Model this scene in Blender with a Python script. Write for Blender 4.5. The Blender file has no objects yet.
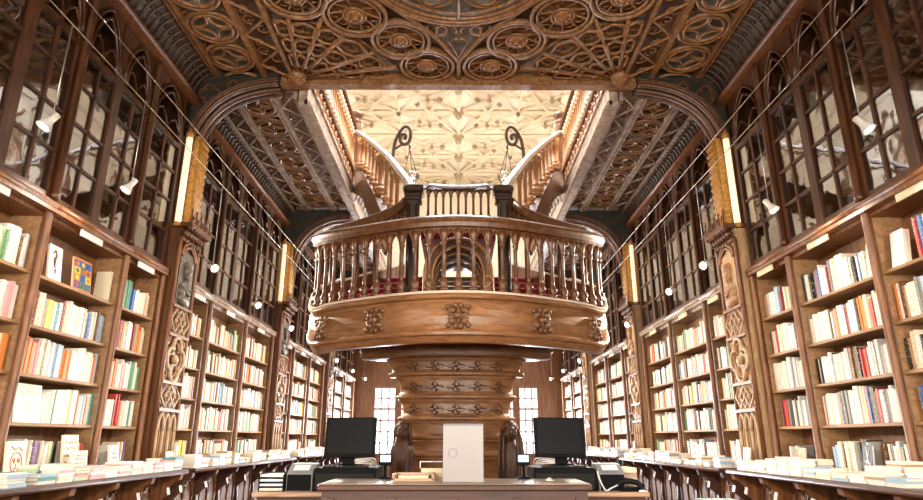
import bpy, math, random
from mathutils import Vector, Matrix, Euler
random.seed(11)
S = bpy.context.scene
COL = S.collection
PI = math.pi
sin, cos = math.sin, math.cos
SIDE = {-1: 'left', 1: 'right'}
ORG = {}
ORD = ['first','second','third','fourth','fifth','sixth','seventh','eighth','ninth','tenth','eleventh','twelfth','thirteenth','fourteenth','fifteenth','sixteenth','seventeenth','eighteenth','nineteenth','twentieth']
def ordn(n):
    if n <= 20: return ORD[n-1]
    t = {2:'twenty',3:'thirty',4:'forty',5:'fifty',6:'sixty',7:'seventy',8:'eighty'}[n//10]
    r = n % 10
    return t[:-1]+'ieth' if r == 0 else t+'-'+ORD[r-1]

# ------------------------------------------------------------------ materials
def lin(h):
    h = h.lstrip('#')
    o = []
    for i in (0,2,4):
        c = int(h[i:i+2],16)/255
        o.append(c/12.92 if c <= .04045 else ((c+.055)/1.055)**2.4)
    return (o[0],o[1],o[2],1)
def newmat(name):
    m = bpy.data.materials.new(name); m.use_nodes = True
    nt = m.node_tree
    b = nt.nodes['Principled BSDF']
    return m, nt, b
def plain(name, col, rough=.5, metal=0, spec=.5):
    m, nt, b = newmat(name)
    b.inputs['Base Color'].default_value = lin(col)
    b.inputs['Roughness'].default_value = rough
    b.inputs['Metallic'].default_value = metal
    b.inputs['Specular IOR Level'].default_value = spec
    nz = nt.nodes.new('ShaderNodeTexNoise'); nz.inputs['Scale'].default_value = 18
    mr = nt.nodes.new('ShaderNodeMapRange'); mr.inputs[3].default_value = max(.02,rough-.08); mr.inputs[4].default_value = min(1,rough+.08)
    nt.links.new(nz.outputs['Fac'], mr.inputs[0]); nt.links.new(mr.outputs[0], b.inputs['Roughness'])
    return m
def tone(h, k=.08):       # slightly greyer, redder timber
    r,g,b,_ = lin(h); y = .3*r+.55*g+.15*b
    return (r+(y-r)*k, g+(y-g)*k, b+(y-b)*k, 1)
def wood(name, c1, c2, c3=None, stretch=(6,6,.7), rough=.42, bump=.25, scale=3.0):
    m, nt, b = newmat(name)
    tc = nt.nodes.new('ShaderNodeTexCoord'); mp = nt.nodes.new('ShaderNodeMapping')
    mp.inputs['Scale'].default_value = stretch
    nz = nt.nodes.new('ShaderNodeTexNoise'); nz.inputs['Scale'].default_value = scale
    nz.inputs['Detail'].default_value = 6; nz.inputs['Distortion'].default_value = 1.1
    rp = nt.nodes.new('ShaderNodeValToRGB')
    rp.color_ramp.elements[0].position = .3; rp.color_ramp.elements[0].color = tone(c1)
    rp.color_ramp.elements[1].position = .72; rp.color_ramp.elements[1].color = tone(c2)
    if c3:
        e = rp.color_ramp.elements.new(.5); e.color = tone(c3)
    bp = nt.nodes.new('ShaderNodeBump'); bp.inputs['Strength'].default_value = bump; bp.inputs['Distance'].default_value = .01
    L = nt.links.new
    L(tc.outputs['Object'], mp.inputs[0]); L(mp.outputs[0], nz.inputs['Vector'])
    L(nz.outputs['Fac'], rp.inputs[0]); L(rp.outputs[0], b.inputs['Base Color'])
    L(nz.outputs['Fac'], bp.inputs['Height']); L(bp.outputs[0], b.inputs['Normal'])
    b.inputs['Roughness'].default_value = rough
    return m
def emit(name, col, st):
    m, nt, b = newmat(name)
    b.inputs['Base Color'].default_value = lin(col)
    b.inputs['Emission Color'].default_value = lin(col)
    b.inputs['Emission Strength'].default_value = st
    return m
def glass(name, refl=.1, tint='#ffffff', rough=.03):
    m, nt, b = newmat(name)
    nt.nodes.remove(b)
    out = nt.nodes['Material Output']
    tr = nt.nodes.new('ShaderNodeBsdfTransparent'); tr.inputs[0].default_value = lin(tint)
    gl = nt.nodes.new('ShaderNodeBsdfGlossy'); gl.inputs['Roughness'].default_value = rough
    fr = nt.nodes.new('ShaderNodeLayerWeight'); fr.inputs[0].default_value = .35
    mr = nt.nodes.new('ShaderNodeMapRange'); mr.inputs[3].default_value = refl; mr.inputs[4].default_value = .85
    nz = nt.nodes.new('ShaderNodeTexNoise'); nz.inputs['Scale'].default_value = 2.2
    bp = nt.nodes.new('ShaderNodeBump'); bp.inputs['Strength'].default_value = .12; bp.inputs['Distance'].default_value = .05
    mx = nt.nodes.new('ShaderNodeMixShader')
    L = nt.links.new
    tc = nt.nodes.new('ShaderNodeTexCoord'); L(tc.outputs['Object'], nz.inputs['Vector'])
    L(nz.outputs['Fac'], bp.inputs['Height']); L(bp.outputs[0], gl.inputs['Normal'])
    L(fr.outputs['Fresnel'], mr.inputs[0]); L(mr.outputs[0], mx.inputs[0]); L(tr.outputs[0], mx.inputs[1]); L(gl.outputs[0], mx.inputs[2]); L(mx.outputs[0], out.inputs[0])
    return m

W_DARK = wood('dark walnut wood', '#33190b', '#603719', '#482812', rough=.35)
W_POST = wood('warm post wood', '#5d3519', '#93602f', '#7a4a24', rough=.42)
W_SHELF = wood('tan shelf wood', '#8a6440', '#b58a5e', '#a0774c', rough=.5, stretch=(4,.6,6))
W_BACK = wood('shelf back wood', '#6b4627', '#8f653d', '#7c5430', rough=.6)
W_GOLD = wood('golden oak wood', '#694322', '#99693d', '#82562f', rough=.36, stretch=(1.2,1.2,7))
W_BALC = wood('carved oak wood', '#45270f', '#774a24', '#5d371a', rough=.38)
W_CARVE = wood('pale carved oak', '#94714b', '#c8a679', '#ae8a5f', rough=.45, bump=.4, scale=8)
W_ORN = wood('carved ornament wood', '#4f3017', '#7d5229', '#67411f', rough=.4, bump=.3, scale=9)
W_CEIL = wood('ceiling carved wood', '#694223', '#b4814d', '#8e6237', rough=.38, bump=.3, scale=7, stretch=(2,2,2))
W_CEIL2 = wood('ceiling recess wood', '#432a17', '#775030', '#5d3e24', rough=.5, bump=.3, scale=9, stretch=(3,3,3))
C_PANEL = wood('grey painted ceiling panel', '#86857c', '#b6b7ae', '#9e9e94', rough=.6, bump=.15, scale=4, stretch=(2,2,2))
W_GAL = wood('gallery soffit wood', '#5d3f28', '#9a7049', '#7d5838', rough=.3, bump=.3, scale=8, stretch=(2,2,2))
W_GALR = wood('gallery rib wood with painted sheen', '#8a7565', '#bfae9f', '#a59384', rough=.25, bump=.1, stretch=(2,2,2))  # paler than the soffit wood to imitate skylight reflected on the ribs
W_SPAN = wood('dark spandrel paint', '#1f1d18', '#3f392c', '#2e2a21', rough=.5, bump=.2, scale=5, stretch=(1,1,1))
W_DESK = wood('mahogany desk wood', '#3a1a0b', '#5e3219', '#4b2611', rough=.5, stretch=(.7,6,6))
W_DESKTOP = wood('greyed desk top wood', '#6b5a4c', '#9a897a', '#83725f', rough=.4, stretch=(.7,6,6))
W_TABLE = wood('light table wood', '#9a6f4e', '#c79f7c', '#b08765', rough=.35, stretch=(.7,6,6))
W_COUNT = wood('dark counter wood', '#3b2318', '#6b4733', '#523325', rough=.38, stretch=(6,.5,6))
W_STAT = wood('statue wood', '#2e190e', '#6a4026', '#4a2b18', rough=.5, bump=.5, scale=5)
W_MEDAL = wood('bronzed medallion', '#3c3530', '#7e7266', '#5c5248', rough=.4, bump=.3, scale=6, stretch=(2,2,2))
FLOORM = wood('dark floor boards', '#3a2516', '#5d3d25', '#4a2f1c', rough=.3, stretch=(6,.5,6))
PLASTER = wood('cream plaster', '#e2d6bf', '#efe6d4', '#e9decb', rough=.8, bump=.1, scale=1.2, stretch=(1,1,1))
PLASRIB = wood('cream plaster rib', '#d3c4a8', '#e2d6bf', '#dacdb4', rough=.75, bump=.1, stretch=(1,1,1))
PLASBOSS = plain('buff plaster boss', '#a3957c', .7)
W_LIT = wood('honey oak with painted golden light', '#8a5a2a', '#c18a4c', '#a6713a', rough=.4)  # golden light on the upper balusters is put into this oak colour
GILT = wood('gilded carving', '#8a5f1c', '#e0ab4a', '#b98330', rough=.38, bump=.5, scale=14, stretch=(2,2,2))
CARPET = wood('red stair carpet', '#6d0d1c', '#94182a', '#82121f', rough=.95, bump=.3, scale=40, stretch=(1,1,1))
REDN = plain('light red nosing', '#c25a5e', .7)  # lighter red line along the step edges
PALE = plain('pale nosing and painted highlight', '#cbb9a8', .3)  # pale tone paints the highlight on rail tops and edges
W_NEWEL = wood('dark newel wood', '#1f130b', '#3f2616', '#2f1c10', rough=.3)
W_COVE = wood('dark cove wood', '#2b1a0e', '#4d321d', '#3b2615', rough=.5, bump=.3, scale=9, stretch=(3,3,3))
BLACK = plain('black plastic', '#0e0e0f', .6, 0, .08)
BLACK2 = plain('satin black metal', '#151515', .55, 0, .15)
SCREEN = plain('dark screen', '#121315', .4, 0, .08)
GREYP = plain('grey plastic', '#77787a', .45)
WHITEP = plain('white plastic', '#e8e6e2', .4)
PAPER = wood('white paper', '#efece4', '#fbf9f4', rough=.8, bump=.02, stretch=(1,1,1))
CREAM = wood('cream paper', '#d9c9a2', '#eee2c2', rough=.8, bump=.02, stretch=(1,1,1))
PAGES = plain('book page edges', '#efe7d6', .9)
IRON = plain('wrought iron', '#5a4a3c', .45, .3)
STEEL = plain('steel wire', '#b9b2a6', .3, .8)
CHROME = plain('pale metal lamp shell', '#d9d5cd', .3, .2)
LAMPM = emit('lamp lens glow', '#fff2da', 60)
TUBEM = emit('tube lamp glow', '#ffe6c2', .62)
SKYM = emit('daylight behind window', '#f1f6ff', 1.9)
SKYLM = emit('skylight daylight', '#f4f7ff', 2)
LCD = emit('small lit display', '#b9dcff', 1.6)
GLASS = glass('cabinet glass', .16)
GLASS2 = glass('clear glass', .08)
SIGNM = plain('frosted white acrylic', '#a09b9b', .35)
SIGNG = plain('faint grey print', '#8b8686', .35)
TEALINK = plain('teal ink', '#2f7f86', .7)
BROWNINK = plain('brown ink', '#6a4a30', .7)
REDINK = plain('red ink', '#c8503c', .7)

def cover_mat(name, attr):
    m, nt, b = newmat(name)
    L = nt.links.new; N = nt.nodes.new
    if attr:
        src = N('ShaderNodeAttribute'); src.attribute_name = 'cover_colour'
        b.inputs['Roughness'].default_value = .5
        L(src.outputs['Color'], b.inputs['Base Color'])
        return m
    src = N('ShaderNodeObjectInfo')
    tc = N('ShaderNodeTexCoord'); mp = N('ShaderNodeMapping'); mp.inputs['Scale'].default_value = (.6,2.2,26)
    ad = N('ShaderNodeVectorMath'); ad.operation = 'ADD'
    rs = N('ShaderNodeVectorMath'); rs.operation = 'SCALE'; rs.inputs[3].default_value = 40
    L(tc.outputs['Generated'], mp.inputs[0])
    cx = N('ShaderNodeCombineXYZ')
    for i in range(3): L(src.outputs['Random'], cx.inputs[i])
    L(cx.outputs[0], rs.inputs[0]); L(rs.outputs[0], ad.inputs[0]); L(mp.outputs[0], ad.inputs[1])
    nz = N('ShaderNodeTexNoise'); nz.inputs['Scale'].default_value = 1.0; nz.inputs['Detail'].default_value = 2
    L(ad.outputs[0], nz.inputs['Vector'])
    gt = N('ShaderNodeMath'); gt.operation = 'GREATER_THAN'; gt.inputs[1].default_value = .6
    L(nz.outputs['Fac'], gt.inputs[0])
    bw = N('ShaderNodeRGBToBW'); L(src.outputs['Color'], bw.inputs[0])
    lt = N('ShaderNodeMath'); lt.operation = 'LESS_THAN'; lt.inputs[1].default_value = .28; L(bw.outputs[0], lt.inputs[0])
    mc = N('ShaderNodeMix'); mc.data_type = 'RGBA'
    L(lt.outputs[0], mc.inputs[0]); mc.inputs[6].default_value = lin('#5b4c48'); mc.inputs[7].default_value = lin('#e6dcc6')
    mu = N('ShaderNodeMath'); mu.operation = 'MULTIPLY'; mu.inputs[1].default_value = .42; L(gt.outputs[0], mu.inputs[0])
    mx = N('ShaderNodeMix'); mx.data_type = 'RGBA'
    L(mu.outputs[0], mx.inputs[0]); L(src.outputs['Color'], mx.inputs[6]); L(mc.outputs[2], mx.inputs[7])
    L(mx.outputs[2], b.inputs['Base Color'])
    b.inputs['Roughness'].default_value = .45
    return m
COVER = cover_mat('printed book cover', False)
COVERA = cover_mat('shelved book covers', True)

# ------------------------------------------------------------------ mesh builder
class MB:
    def __init__(s): s.v=[]; s.f=[]; s.mi=[]; s.sm=[]
    def add(s, vs, fs, m=0, sm=False):
        o = len(s.v); s.v += [tuple(p) for p in vs]
        for f in fs: s.f.append(tuple(i+o for i in f)); s.mi.append(m); s.sm.append(sm)
        return s
    def box(s, x0,x1,y0,y1,z0,z1, m=0):
        if x0>x1: x0,x1=x1,x0
        if y0>y1: y0,y1=y1,y0
        vs=[(x,y,z) for z in (z0,z1) for y in (y0,y1) for x in (x0,x1)]
        return s.add(vs,[(0,2,3,1),(4,5,7,6),(0,1,5,4),(2,6,7,3),(0,4,6,2),(1,3,7,5)],m)
    def obox(s, M, sx,sy,sz, m=0):
        vs=[M@Vector((x*sx/2,y*sy/2,z*sz/2)) for z in (-1,1) for y in (-1,1) for x in (-1,1)]
        return s.add(vs,[(0,2,3,1),(4,5,7,6),(0,1,5,4),(2,6,7,3),(0,4,6,2),(1,3,7,5)],m)
    def bbox(s, x0,x1,y0,y1,z0,z1,b=.01,m=0):   # box with chamfered vertical and top edges
        if x0>x1: x0,x1=x1,x0
        if y0>y1: y0,y1=y1,y0
        def ring(i,z): return [(x0+i+b,y0+i,z),(x1-i-b,y0+i,z),(x1-i,y0+i+b,z),(x1-i,y1-i-b,z),(x1-i-b,y1-i,z),(x0+i+b,y1-i,z),(x0+i,y1-i-b,z),(x0+i,y0+i+b,z)]
        rs=[ring(b,z0),ring(0,z0+b),ring(0,z1-b),ring(b,z1)]
        vs=[p for r in rs for p in r]; fs=[tuple(range(7,-1,-1)),tuple(range(24,32))]
        for k in range(3):
            for i in range(8): fs.append((k*8+i,k*8+(i+1)%8,k*8+8+(i+1)%8,k*8+8+i))
        return s.add(vs,fs,m)
    def tube(s, pts, r, n=6, closed=False, m=0, flat=1.0, up=None):
        P=[Vector(p) for p in pts]; N=len(P)
        if N<2: return s
        T=[]
        for i in range(N):
            a=P[i-1] if (i>0 or closed) else P[i]
            b=P[(i+1)%N] if (i<N-1 or closed) else P[i]
            t=(b-a); T.append(t.normalized() if t.length>1e-9 else Vector((0,0,1)))
        if up is None:
            u=T[0].orthogonal().normalized(); U=[]
            for t in T:
                u=(u-t*u.dot(t)); u=u.normalized() if u.length>1e-6 else t.orthogonal().normalized(); U.append(u)
        else:
            U=[]
            for t in T:
                u=Vector(up)-t*Vector(up).dot(t); U.append(u.normalized() if u.length>1e-6 else t.orthogonal().normalized())
        vs=[]
        for i in range(N):
            ri=r[i] if isinstance(r,(list,tuple)) else r
            w=T[i].cross(U[i])
            for k in range(n):
                a=2*PI*(k+.5)/n
                vs.append(P[i]+U[i]*(cos(a)*ri*flat)+w*(sin(a)*ri))
        fs=[]
        for i in range(N if closed else N-1):
            j=(i+1)%N
            for k in range(n): fs.append((i*n+k,i*n+(k+1)%n,j*n+(k+1)%n,j*n+k))
        if not closed: fs+= [tuple(range(n-1,-1,-1)), tuple((N-1)*n+k for k in range(n))]
        return s.add(vs,fs,m,n>4)
    def lathe(s, prof, c=(0,0,0), n=16, m=0, sm=True, sx=1, sy=1):
        vs=[]; N=len(prof)
        for r,z in prof:
            for k in range(n):
                a=2*PI*k/n; vs.append((c[0]+cos(a)*r*sx,c[1]+sin(a)*r*sy,c[2]+z))
        fs=[(i*n+k,i*n+(k+1)%n,(i+1)*n+(k+1)%n,(i+1)*n+k) for i in range(N-1) for k in range(n)]
        fs+=[tuple(range(n-1,-1,-1)),tuple((N-1)*n+k for k in range(n))]
        return s.add(vs,fs,m,sm)
    def prism(s, poly, fn, w0, w1, m=0):
        n=len(poly); vs=[fn(u,v,w0) for u,v in poly]+[fn(u,v,w1) for u,v in poly]
        fs=[tuple(range(n-1,-1,-1)),tuple(range(n,2*n))]+[(i,(i+1)%n,n+(i+1)%n,n+i) for i in range(n)]
        return s.add(vs,fs,m)
    def sweep(s, prof, path, m=0, closedprof=True, sm=False, cap=True):
        # prof (u,v): u to the right of the walk direction (horizontal), v up
        P=[Vector(p) for p in path]; N=len(P); n=len(prof); vs=[]
        for i in range(N):
            t=P[min(i+1,N-1)]-P[max(i-1,0)]; t.z=0; t.normalize()
            r=Vector((t.y,-t.x,0))
            for u,v in prof: vs.append(P[i]+r*u+Vector((0,0,v)))
        fs=[]
        kk=n if closedprof else n-1
        for i in range(N-1):
            for k in range(kk): fs.append((i*n+k,i*n+(k+1)%n,(i+1)*n+(k+1)%n,(i+1)*n+k))
        if cap and closedprof: fs+=[tuple(range(n-1,-1,-1)),tuple((N-1)*n+k for k in range(n))]
        return s.add(vs,fs,m,sm)
    def ball(s, c, rx, ry=None, rz=None, n=10, m=0):
        ry=ry or rx; rz=rz or rx; k=max(4,n//2)
        prof=[(max(.02,sin(PI*i/k)),-cos(PI*i/k)*rz) for i in range(k+1)]
        return s.lathe(prof,c,n,m,True,rx,ry)
    def mesh(s, name, mats):
        me=bpy.data.meshes.new(name); me.from_pydata(s.v,[],s.f)
        for m in (mats if isinstance(mats,(list,tuple)) else [mats]): me.materials.append(m)
        me.polygons.foreach_set('material_index',s.mi); me.polygons.foreach_set('use_smooth',s.sm)
        me.update(); return me
    def build(s, name, mats, parent=None, label=None):
        o = ORG.get(parent.name, Vector((0,0,0))) if parent else Vector((0,0,0))
        if o.length: s.v=[(p[0]-o.x,p[1]-o.y,p[2]-o.z) for p in s.v]
        ob=bpy.data.objects.new(name, s.mesh(name,mats)); COL.objects.link(ob)
        if parent: ob.parent=parent
        ORG[ob.name]=o
        if label: ob['label']=label
        return ob
def tag(o,label,cat,group=None,kind=None):
    o['label']=label; o['category']=cat
    if group: o['group']=group
    if kind: o['kind']=kind
    return o
def thing(name,label,cat,loc=(0,0,0),group=None,kind=None):
    o=bpy.data.objects.new(name,None); COL.objects.link(o); o.location=loc; o.empty_display_size=.1
    ORG[o.name]=Vector(loc)
    return tag(o,label,cat,group,kind)
def inst(name, me, parent, loc, scale=(1,1,1), rot=(0,0,0)):
    o=bpy.data.objects.new(name,me); COL.objects.link(o)
    if parent: o.parent=parent; loc=Vector(loc)-ORG.get(parent.name,Vector((0,0,0)))
    o.location=loc; o.scale=scale; o.rotation_euler=rot
    ORG[o.name]=ORG.get(parent.name,Vector((0,0,0))) if parent else Vector((0,0,0))
    return o
def children_of(): 
    d={}
    for o in COL.objects:
        if o.parent: d.setdefault(o.parent.name,[]).append(o)
    return d
def dup(root, delta, label, flipx=False):
    kids=children_of()
    def cp(o,par):
        c=o.copy(); COL.objects.link(c)
        if par: c.parent=par
        for ch in kids.get(o.name,[]): cp(ch,c)
        return c
    r=cp(root,None); r.location=Vector(root.location)+Vector(delta); r['label']=label
    return r
# 2D helpers
def arc(cx,cy,r,a0,a1,n=16,ry=None):
    ry=ry or r
    return [(cx+cos(a0+(a1-a0)*i/n)*r, cy+sin(a0+(a1-a0)*i/n)*ry) for i in range(n+1)]
def circ(cx,cy,r,n=32,ry=None): return arc(cx,cy,r,0,2*PI*(n-1)/n,n-1,ry)
def pointed(x0,x1,z0,zt,n=7):
    w=(x1-x0)/2; h=zt-z0; L=[]; q=1.12
    for i in range(n+1):
        t=q*i/n; L.append((x0+w*(1-cos(t))/(1-cos(q)), z0+h*sin(t)/sin(q)))
    return L+[(x0+x1-p[0],p[1]) for p in reversed(L[:-1])]
def strokes(mb, lines, fn, r, n=5, m=0, flat=1.0, up=None):
    for L in lines:
        closed=False
        if L[0]=='c': closed=True; L=L[1:]
        mb.tube([fn(*p) for p in L], r, n, closed, m, flat, up)
def quatrefoil(cx,cy,R,n=10,lobes=4,rot=0,k=.52):
    pts=[]
    for l in range(lobes):
        a=rot+2*PI*l/lobes; lx,ly=cx+cos(a)*R*(1-k),cy+sin(a)*R*(1-k)
        for i in range(n+1):
            b=a-PI*.62+PI*1.24*i/n; pts.append((lx+cos(b)*R*k,ly+sin(b)*R*k))
    return pts
def spiral(cx,cy,r0,r1,a0,turns,n=20):
    return [(cx+cos(a0+turns*2*PI*i/n)*(r0+(r1-r0)*i/n), cy+sin(a0+turns*2*PI*i/n)*(r0+(r1-r0)*i/n)) for i in range(n+1)]
def smooth(pts, n=6):
    P=[Vector(p) for p in pts]; o=[]
    for i in range(len(P)-1):
        p0=P[max(i-1,0)];p1=P[i];p2=P[i+1];p3=P[min(i+2,len(P)-1)]
        for k in range(n):
            t=k/n; o.append(.5*((2*p1)+(p2-p0)*t+(2*p0-5*p1+4*p2-p3)*t*t+(3*p1-p0-3*p2+p3)*t**3))
    o.append(P[-1]); return o
def lamp(name,kind,loc,energy,col,size=None,target=None,angle=None,sy=None,blend=.6):
    d=bpy.data.lights.new(name,kind); d.energy=energy; d.color=lin(col)[:3]
    if kind=='AREA':
        d.shape='RECTANGLE'; d.size=size; d.size_y=sy or size
    elif size: d.shadow_soft_size=size
    if kind=='SPOT': d.spot_size=angle; d.spot_blend=blend
    o=bpy.data.objects.new(name,d); COL.objects.link(o); o.location=loc
    if target is not None: o.rotation_euler=(Vector(target)-Vector(loc)).to_track_quat('-Z','Y').to_euler()
    return o
# ------------------------------------------------------------------ shell
Y0,Y1=-4.0,25.0
XW=4.5
def struct(o,label,cat): return tag(o,label,cat,None,'structure')
struct(MB().box(-XW-.1,XW+.1,Y0-.1,Y1+.1,-.1,0).build('floor',FLOORM),'dark wooden floor boards under the counters and desk','floor')
for s in (-1,1):
    struct(MB().box(s*XW,s*(XW+.1),Y0,Y1,0,6.9).build('wall_'+SIDE[s],W_DARK),'dark wood-lined lower wall on the %s side behind the bookcases'%SIDE[s],'wall')
    struct(MB().box(s*XW,s*(XW+.1),Y0,Y1,6.9,12.4).build('wall_upper_'+SIDE[s],PLASTER),'cream upper wall on the %s side above the gallery'%SIDE[s],'wall')
# end wall with window openings
WX=[(-3.35,-2.45),(-2.28,-1.92),(1.92,2.22),(2.4,3.2)]
WZ0,WZ1=.75,3.35
mb=MB(); xs=[-XW]+[e for w in WX for e in w]+[XW]
for i in range(0,len(xs),2): mb.box(xs[i],xs[i+1],Y1,Y1+.25,0,6.9)
for a,b in WX: mb.box(a,b,Y1,Y1+.25,0,WZ0); mb.box(a,b,Y1,Y1+.25,WZ1,6.9)
struct(mb.build('wall_back',W_POST),'brown panelled wall closing the far end of the shop','wall')
struct(MB().box(-XW,XW,Y1,Y1+.2,6.9,12.4).build('wall_upper_back',PLASTER),'cream upper wall above the far end windows','wall')
for i,(a,b) in enumerate(WX):
    t=thing('window_%d'%(i+1),['bright window at far end, wide one left of the stair column','narrow bright window slit just left of the stair column','narrow bright window slit just right of the stair column','bright window at far end, wide one right of the stair column'][i],'window',((a+b)/2,Y1,WZ0),kind='structure')
    MB().box(a,b,Y1+.2,Y1+.22,WZ0,WZ1).build('pane',SKYM,t)
    f=MB()
    for x in (a,b-.05): f.box(x,x+.05,Y1-.05,Y1+.1,WZ0,WZ1)
    for z in (WZ0,WZ1-.06,2.45): f.box(a,b,Y1-.04,Y1+.1,z,z+.07)
    f.build('frame',W_GOLD,t)
    f=MB(); k=2 if b-a>.5 else 1
    for j in range(1,k+1):
        x=a+(b-a)*j/(k+1); f.box(x-.022,x+.022,Y1+.02,Y1+.06,WZ0,WZ1)
    for z in (1.2,1.62,2.05,2.9): f.box(a,b,Y1+.02,Y1+.06,z-.022,z+.022)
    f.build('muntins',W_POST,t)
# front wall behind the viewpoint; its glowing windows are added for fill light
mb=MB(); FW=[(-3.6,-1.0),(1.0,3.6)]
xs=[-XW,-3.6,-1.0,1.0,3.6,XW]
for i in range(0,6,2): mb.box(xs[i],xs[i+1],Y0-.2,Y0,0,12.4)
for a,b in FW: mb.box(a,b,Y0-.2,Y0,0,.9); mb.box(a,b,Y0-.2,Y0,5.6,12.4)
struct(mb.build('wall_front',W_BACK),'brown street wall with added tall window openings','wall')
for i,(a,b) in enumerate(FW):
    t=thing('window_%d'%(5+i),'tall unseen window added for fill light in the %s of the front wall'%('left half','right half')[i],'window',((a+b)/2,Y0,.9),kind='structure')
    MB().box(a,b,Y0-.18,Y0-.16,.9,5.6).build('pane',emit('added street glow','#eaf1ff',2.2),t)  # glowing pane added out of view as fill light
    f=MB()
    for j in range(4): x=a+(b-a-.05)*j/3; f.box(x,x+.05,Y0-.12,Y0,.9,5.6)
    for j in range(5): z=.9+4.65*j/4; f.box(a,b,Y0-.12,Y0,z,z+.05)
    f.build('frame',W_DARK,t)
# upper vault
ZU=12.0
up=thing('ceiling_upper','bright cream ribbed plaster ceiling of the upper floor, seen through the opening','ceiling',(0,0,ZU),kind='structure')
SKY=(-2.3,2.3,7.6,15.0)
def facets(mb):          # shallow pyramid cells between the vault ribs
    xs=[-4.6,-4.1,-2.05,0,2.05,4.1,4.6]; ys=[15.0,15.3]+[c+d for c in (17.0,20.4,23.8) for d in (0,1.7)]
    for i in range(len(xs)-1):
        for j in range(len(ys)-1):
            a,b,c,d=(xs[i],ys[j]),(xs[i+1],ys[j]),(xs[i+1],ys[j+1]),(xs[i],ys[j+1])
            up_=(i>=3)==(j%2==1)
            tris=[(a,b,c),(a,c,d)] if up_ else [(a,b,d),(b,c,d)]
            for t in tris:
                cx=sum(p[0] for p in t)/3; cy=sum(p[1] for p in t)/3
                mb.add([(p[0],p[1],ZU+.1) for p in t]+[(cx,cy,ZU+.1+(.3 if 0<i<5 and j>0 else .05))],[(1,0,3),(2,1,3),(0,2,3)])
mb=MB()
mb.box(-XW,XW,Y0,SKY[2],ZU+.1,ZU+.2); mb.box(-XW,XW,SKY[3],Y1,ZU+.5,ZU+.6); facets(mb); mb.box(-XW,SKY[0],SKY[2],SKY[3],ZU+.1,ZU+.2); mb.box(SKY[1],XW,SKY[2],SKY[3],ZU+.1,ZU+.2)
mb.build('plaster',PLASTER,up)
sk=thing('skylight','long glazed skylight over the stair opening','skylight',(0,11.3,ZU+.3),kind='structure')
MB().box(SKY[0],SKY[1],SKY[2],SKY[3],ZU+.4,ZU+.42).build('glazing',SKYLM,sk)
f=MB()
for i in range(7): x=SKY[0]+(SKY[1]-SKY[0])*i/6; f.box(x-.02,x+.02,SKY[2],SKY[3],ZU+.3,ZU+.36)
for i in range(9): y=SKY[2]+(SKY[3]-SKY[2])*i/8; f.box(SKY[0],SKY[1],y-.02,y+.02,ZU+.3,ZU+.36)
for x in (SKY[0],SKY[1]): f.box(x-.05,x+.05,SKY[2],SKY[3],ZU+.1,ZU+.42)
f.build('glazing_bars',PLASRIB,sk)
r1=MB(); r2=MB(); bs=MB(); fu=lambda u,v:(u,v,ZU+.07)
CY=[17.0,20.4,23.8]
for cy in CY:
    h=1.7
    strokes(r1,[[(0,cy-h),(0,cy+h)],[(-4.1,cy),(4.1,cy)],[(-4.1,cy-h),(4.1,cy-h)]],fu,.085,4,flat=.8)
    for sx in (-1,1):
        for sy in (-1,1):
            L=[[(0,cy),(sx*4.1,cy+sy*h)],[(0,cy),(sx*2.05,cy+sy*h)],[(0,cy+sy*h),(sx*2.05,cy)],[(sx*2.05,cy+sy*h),(sx*4.1,cy)],[(sx*2.05,cy+sy*h),(sx*2.05,cy)],[(0,cy),(sx*1.0,cy+sy*h)],[(sx*2.05,cy),(sx*4.1,cy+sy*h)],[(sx*2.05,cy),(sx*3.1,cy+sy*h)],[(sx*1.0,cy+sy*h),(sx*2.05,cy)]]
            strokes(r2,L,fu,.05,4)
            for p in [(sx*1.02,cy+sy*.85),(sx*2.05,cy+sy*h),(sx*3.1,cy+sy*.85),(sx*.62,cy+sy*h*.5),(sx*1.37,cy+sy*h*.66)]:
                bs.lathe([(.015,-.13),(.05,-.12),(.075,-.08),(.06,-.05),(.1,-.02),(.09,.03)],(p[0],p[1],ZU+.06),8)
        bs.lathe([(.02,-.16),(.06,-.14),(.09,-.1),(.08,-.06),(.13,-.02),(.11,.03)],(sx*2.05,cy,ZU+.06),8)
    bs.lathe([(.02,-.32),(.1,-.3),(.13,-.2),(.11,-.1),(.22,-.03),(.2,.03)],(0,cy,ZU+.06),10)
    bs.lathe([(.02,-.25),(.1,-.22),(.13,-.15),(.11,-.08),(.2,-.03),(.18,.03)],(0,cy-1.7,ZU+.06),10)
r1.build('ridge_rib',PLASRIB,up); r2.build('vault_rib',PLASRIB,up); bs.build('pendant_boss',PLASBOSS,up)
for s in (-1,1):
    c=MB(); pf=[(s*XW,ZU-1.5)]+[(s*(XW-1.1+1.1*cos(a)),ZU-1.5+1.6*sin(a)) for a in [i*PI/2/8 for i in range(1,9)]]+[(s*XW,ZU+.1)]
    c.prism(pf,lambda u,v,w:(u,w,v),7,Y1-.001); c.build('cove',PLASTER,up)
# ------------------------------------------------------------------ first bay ceiling
ZC=6.78
cl=thing('ceiling','carved brown wooden ceiling with wheel tracery over the front bay','ceiling',(0,5.8,ZC),kind='structure')
MB().box(-4.12,4.12,Y0,8.5,ZC+.14,ZC+.24).build('backing_panel',C_PANEL,cl)
fc=lambda u,v:(u,v,ZC)
fd=lambda u,v:(u,v,ZC+.06)
CYC=5.8
def mirY(L): return [[(p[0],2*CYC-p[1]) for p in l] if l[0]!='c' else ['c']+[(p[0],2*CYC-p[1]) for p in l[1:]] for l in L]
def mirX(L): return [[(-p[0],p[1]) for p in l] if l[0]!='c' else ['c']+[(-p[0],p[1]) for p in l[1:]] for l in L]
def four(L):
    A=L+mirX(L); return A+mirY(A)
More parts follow.
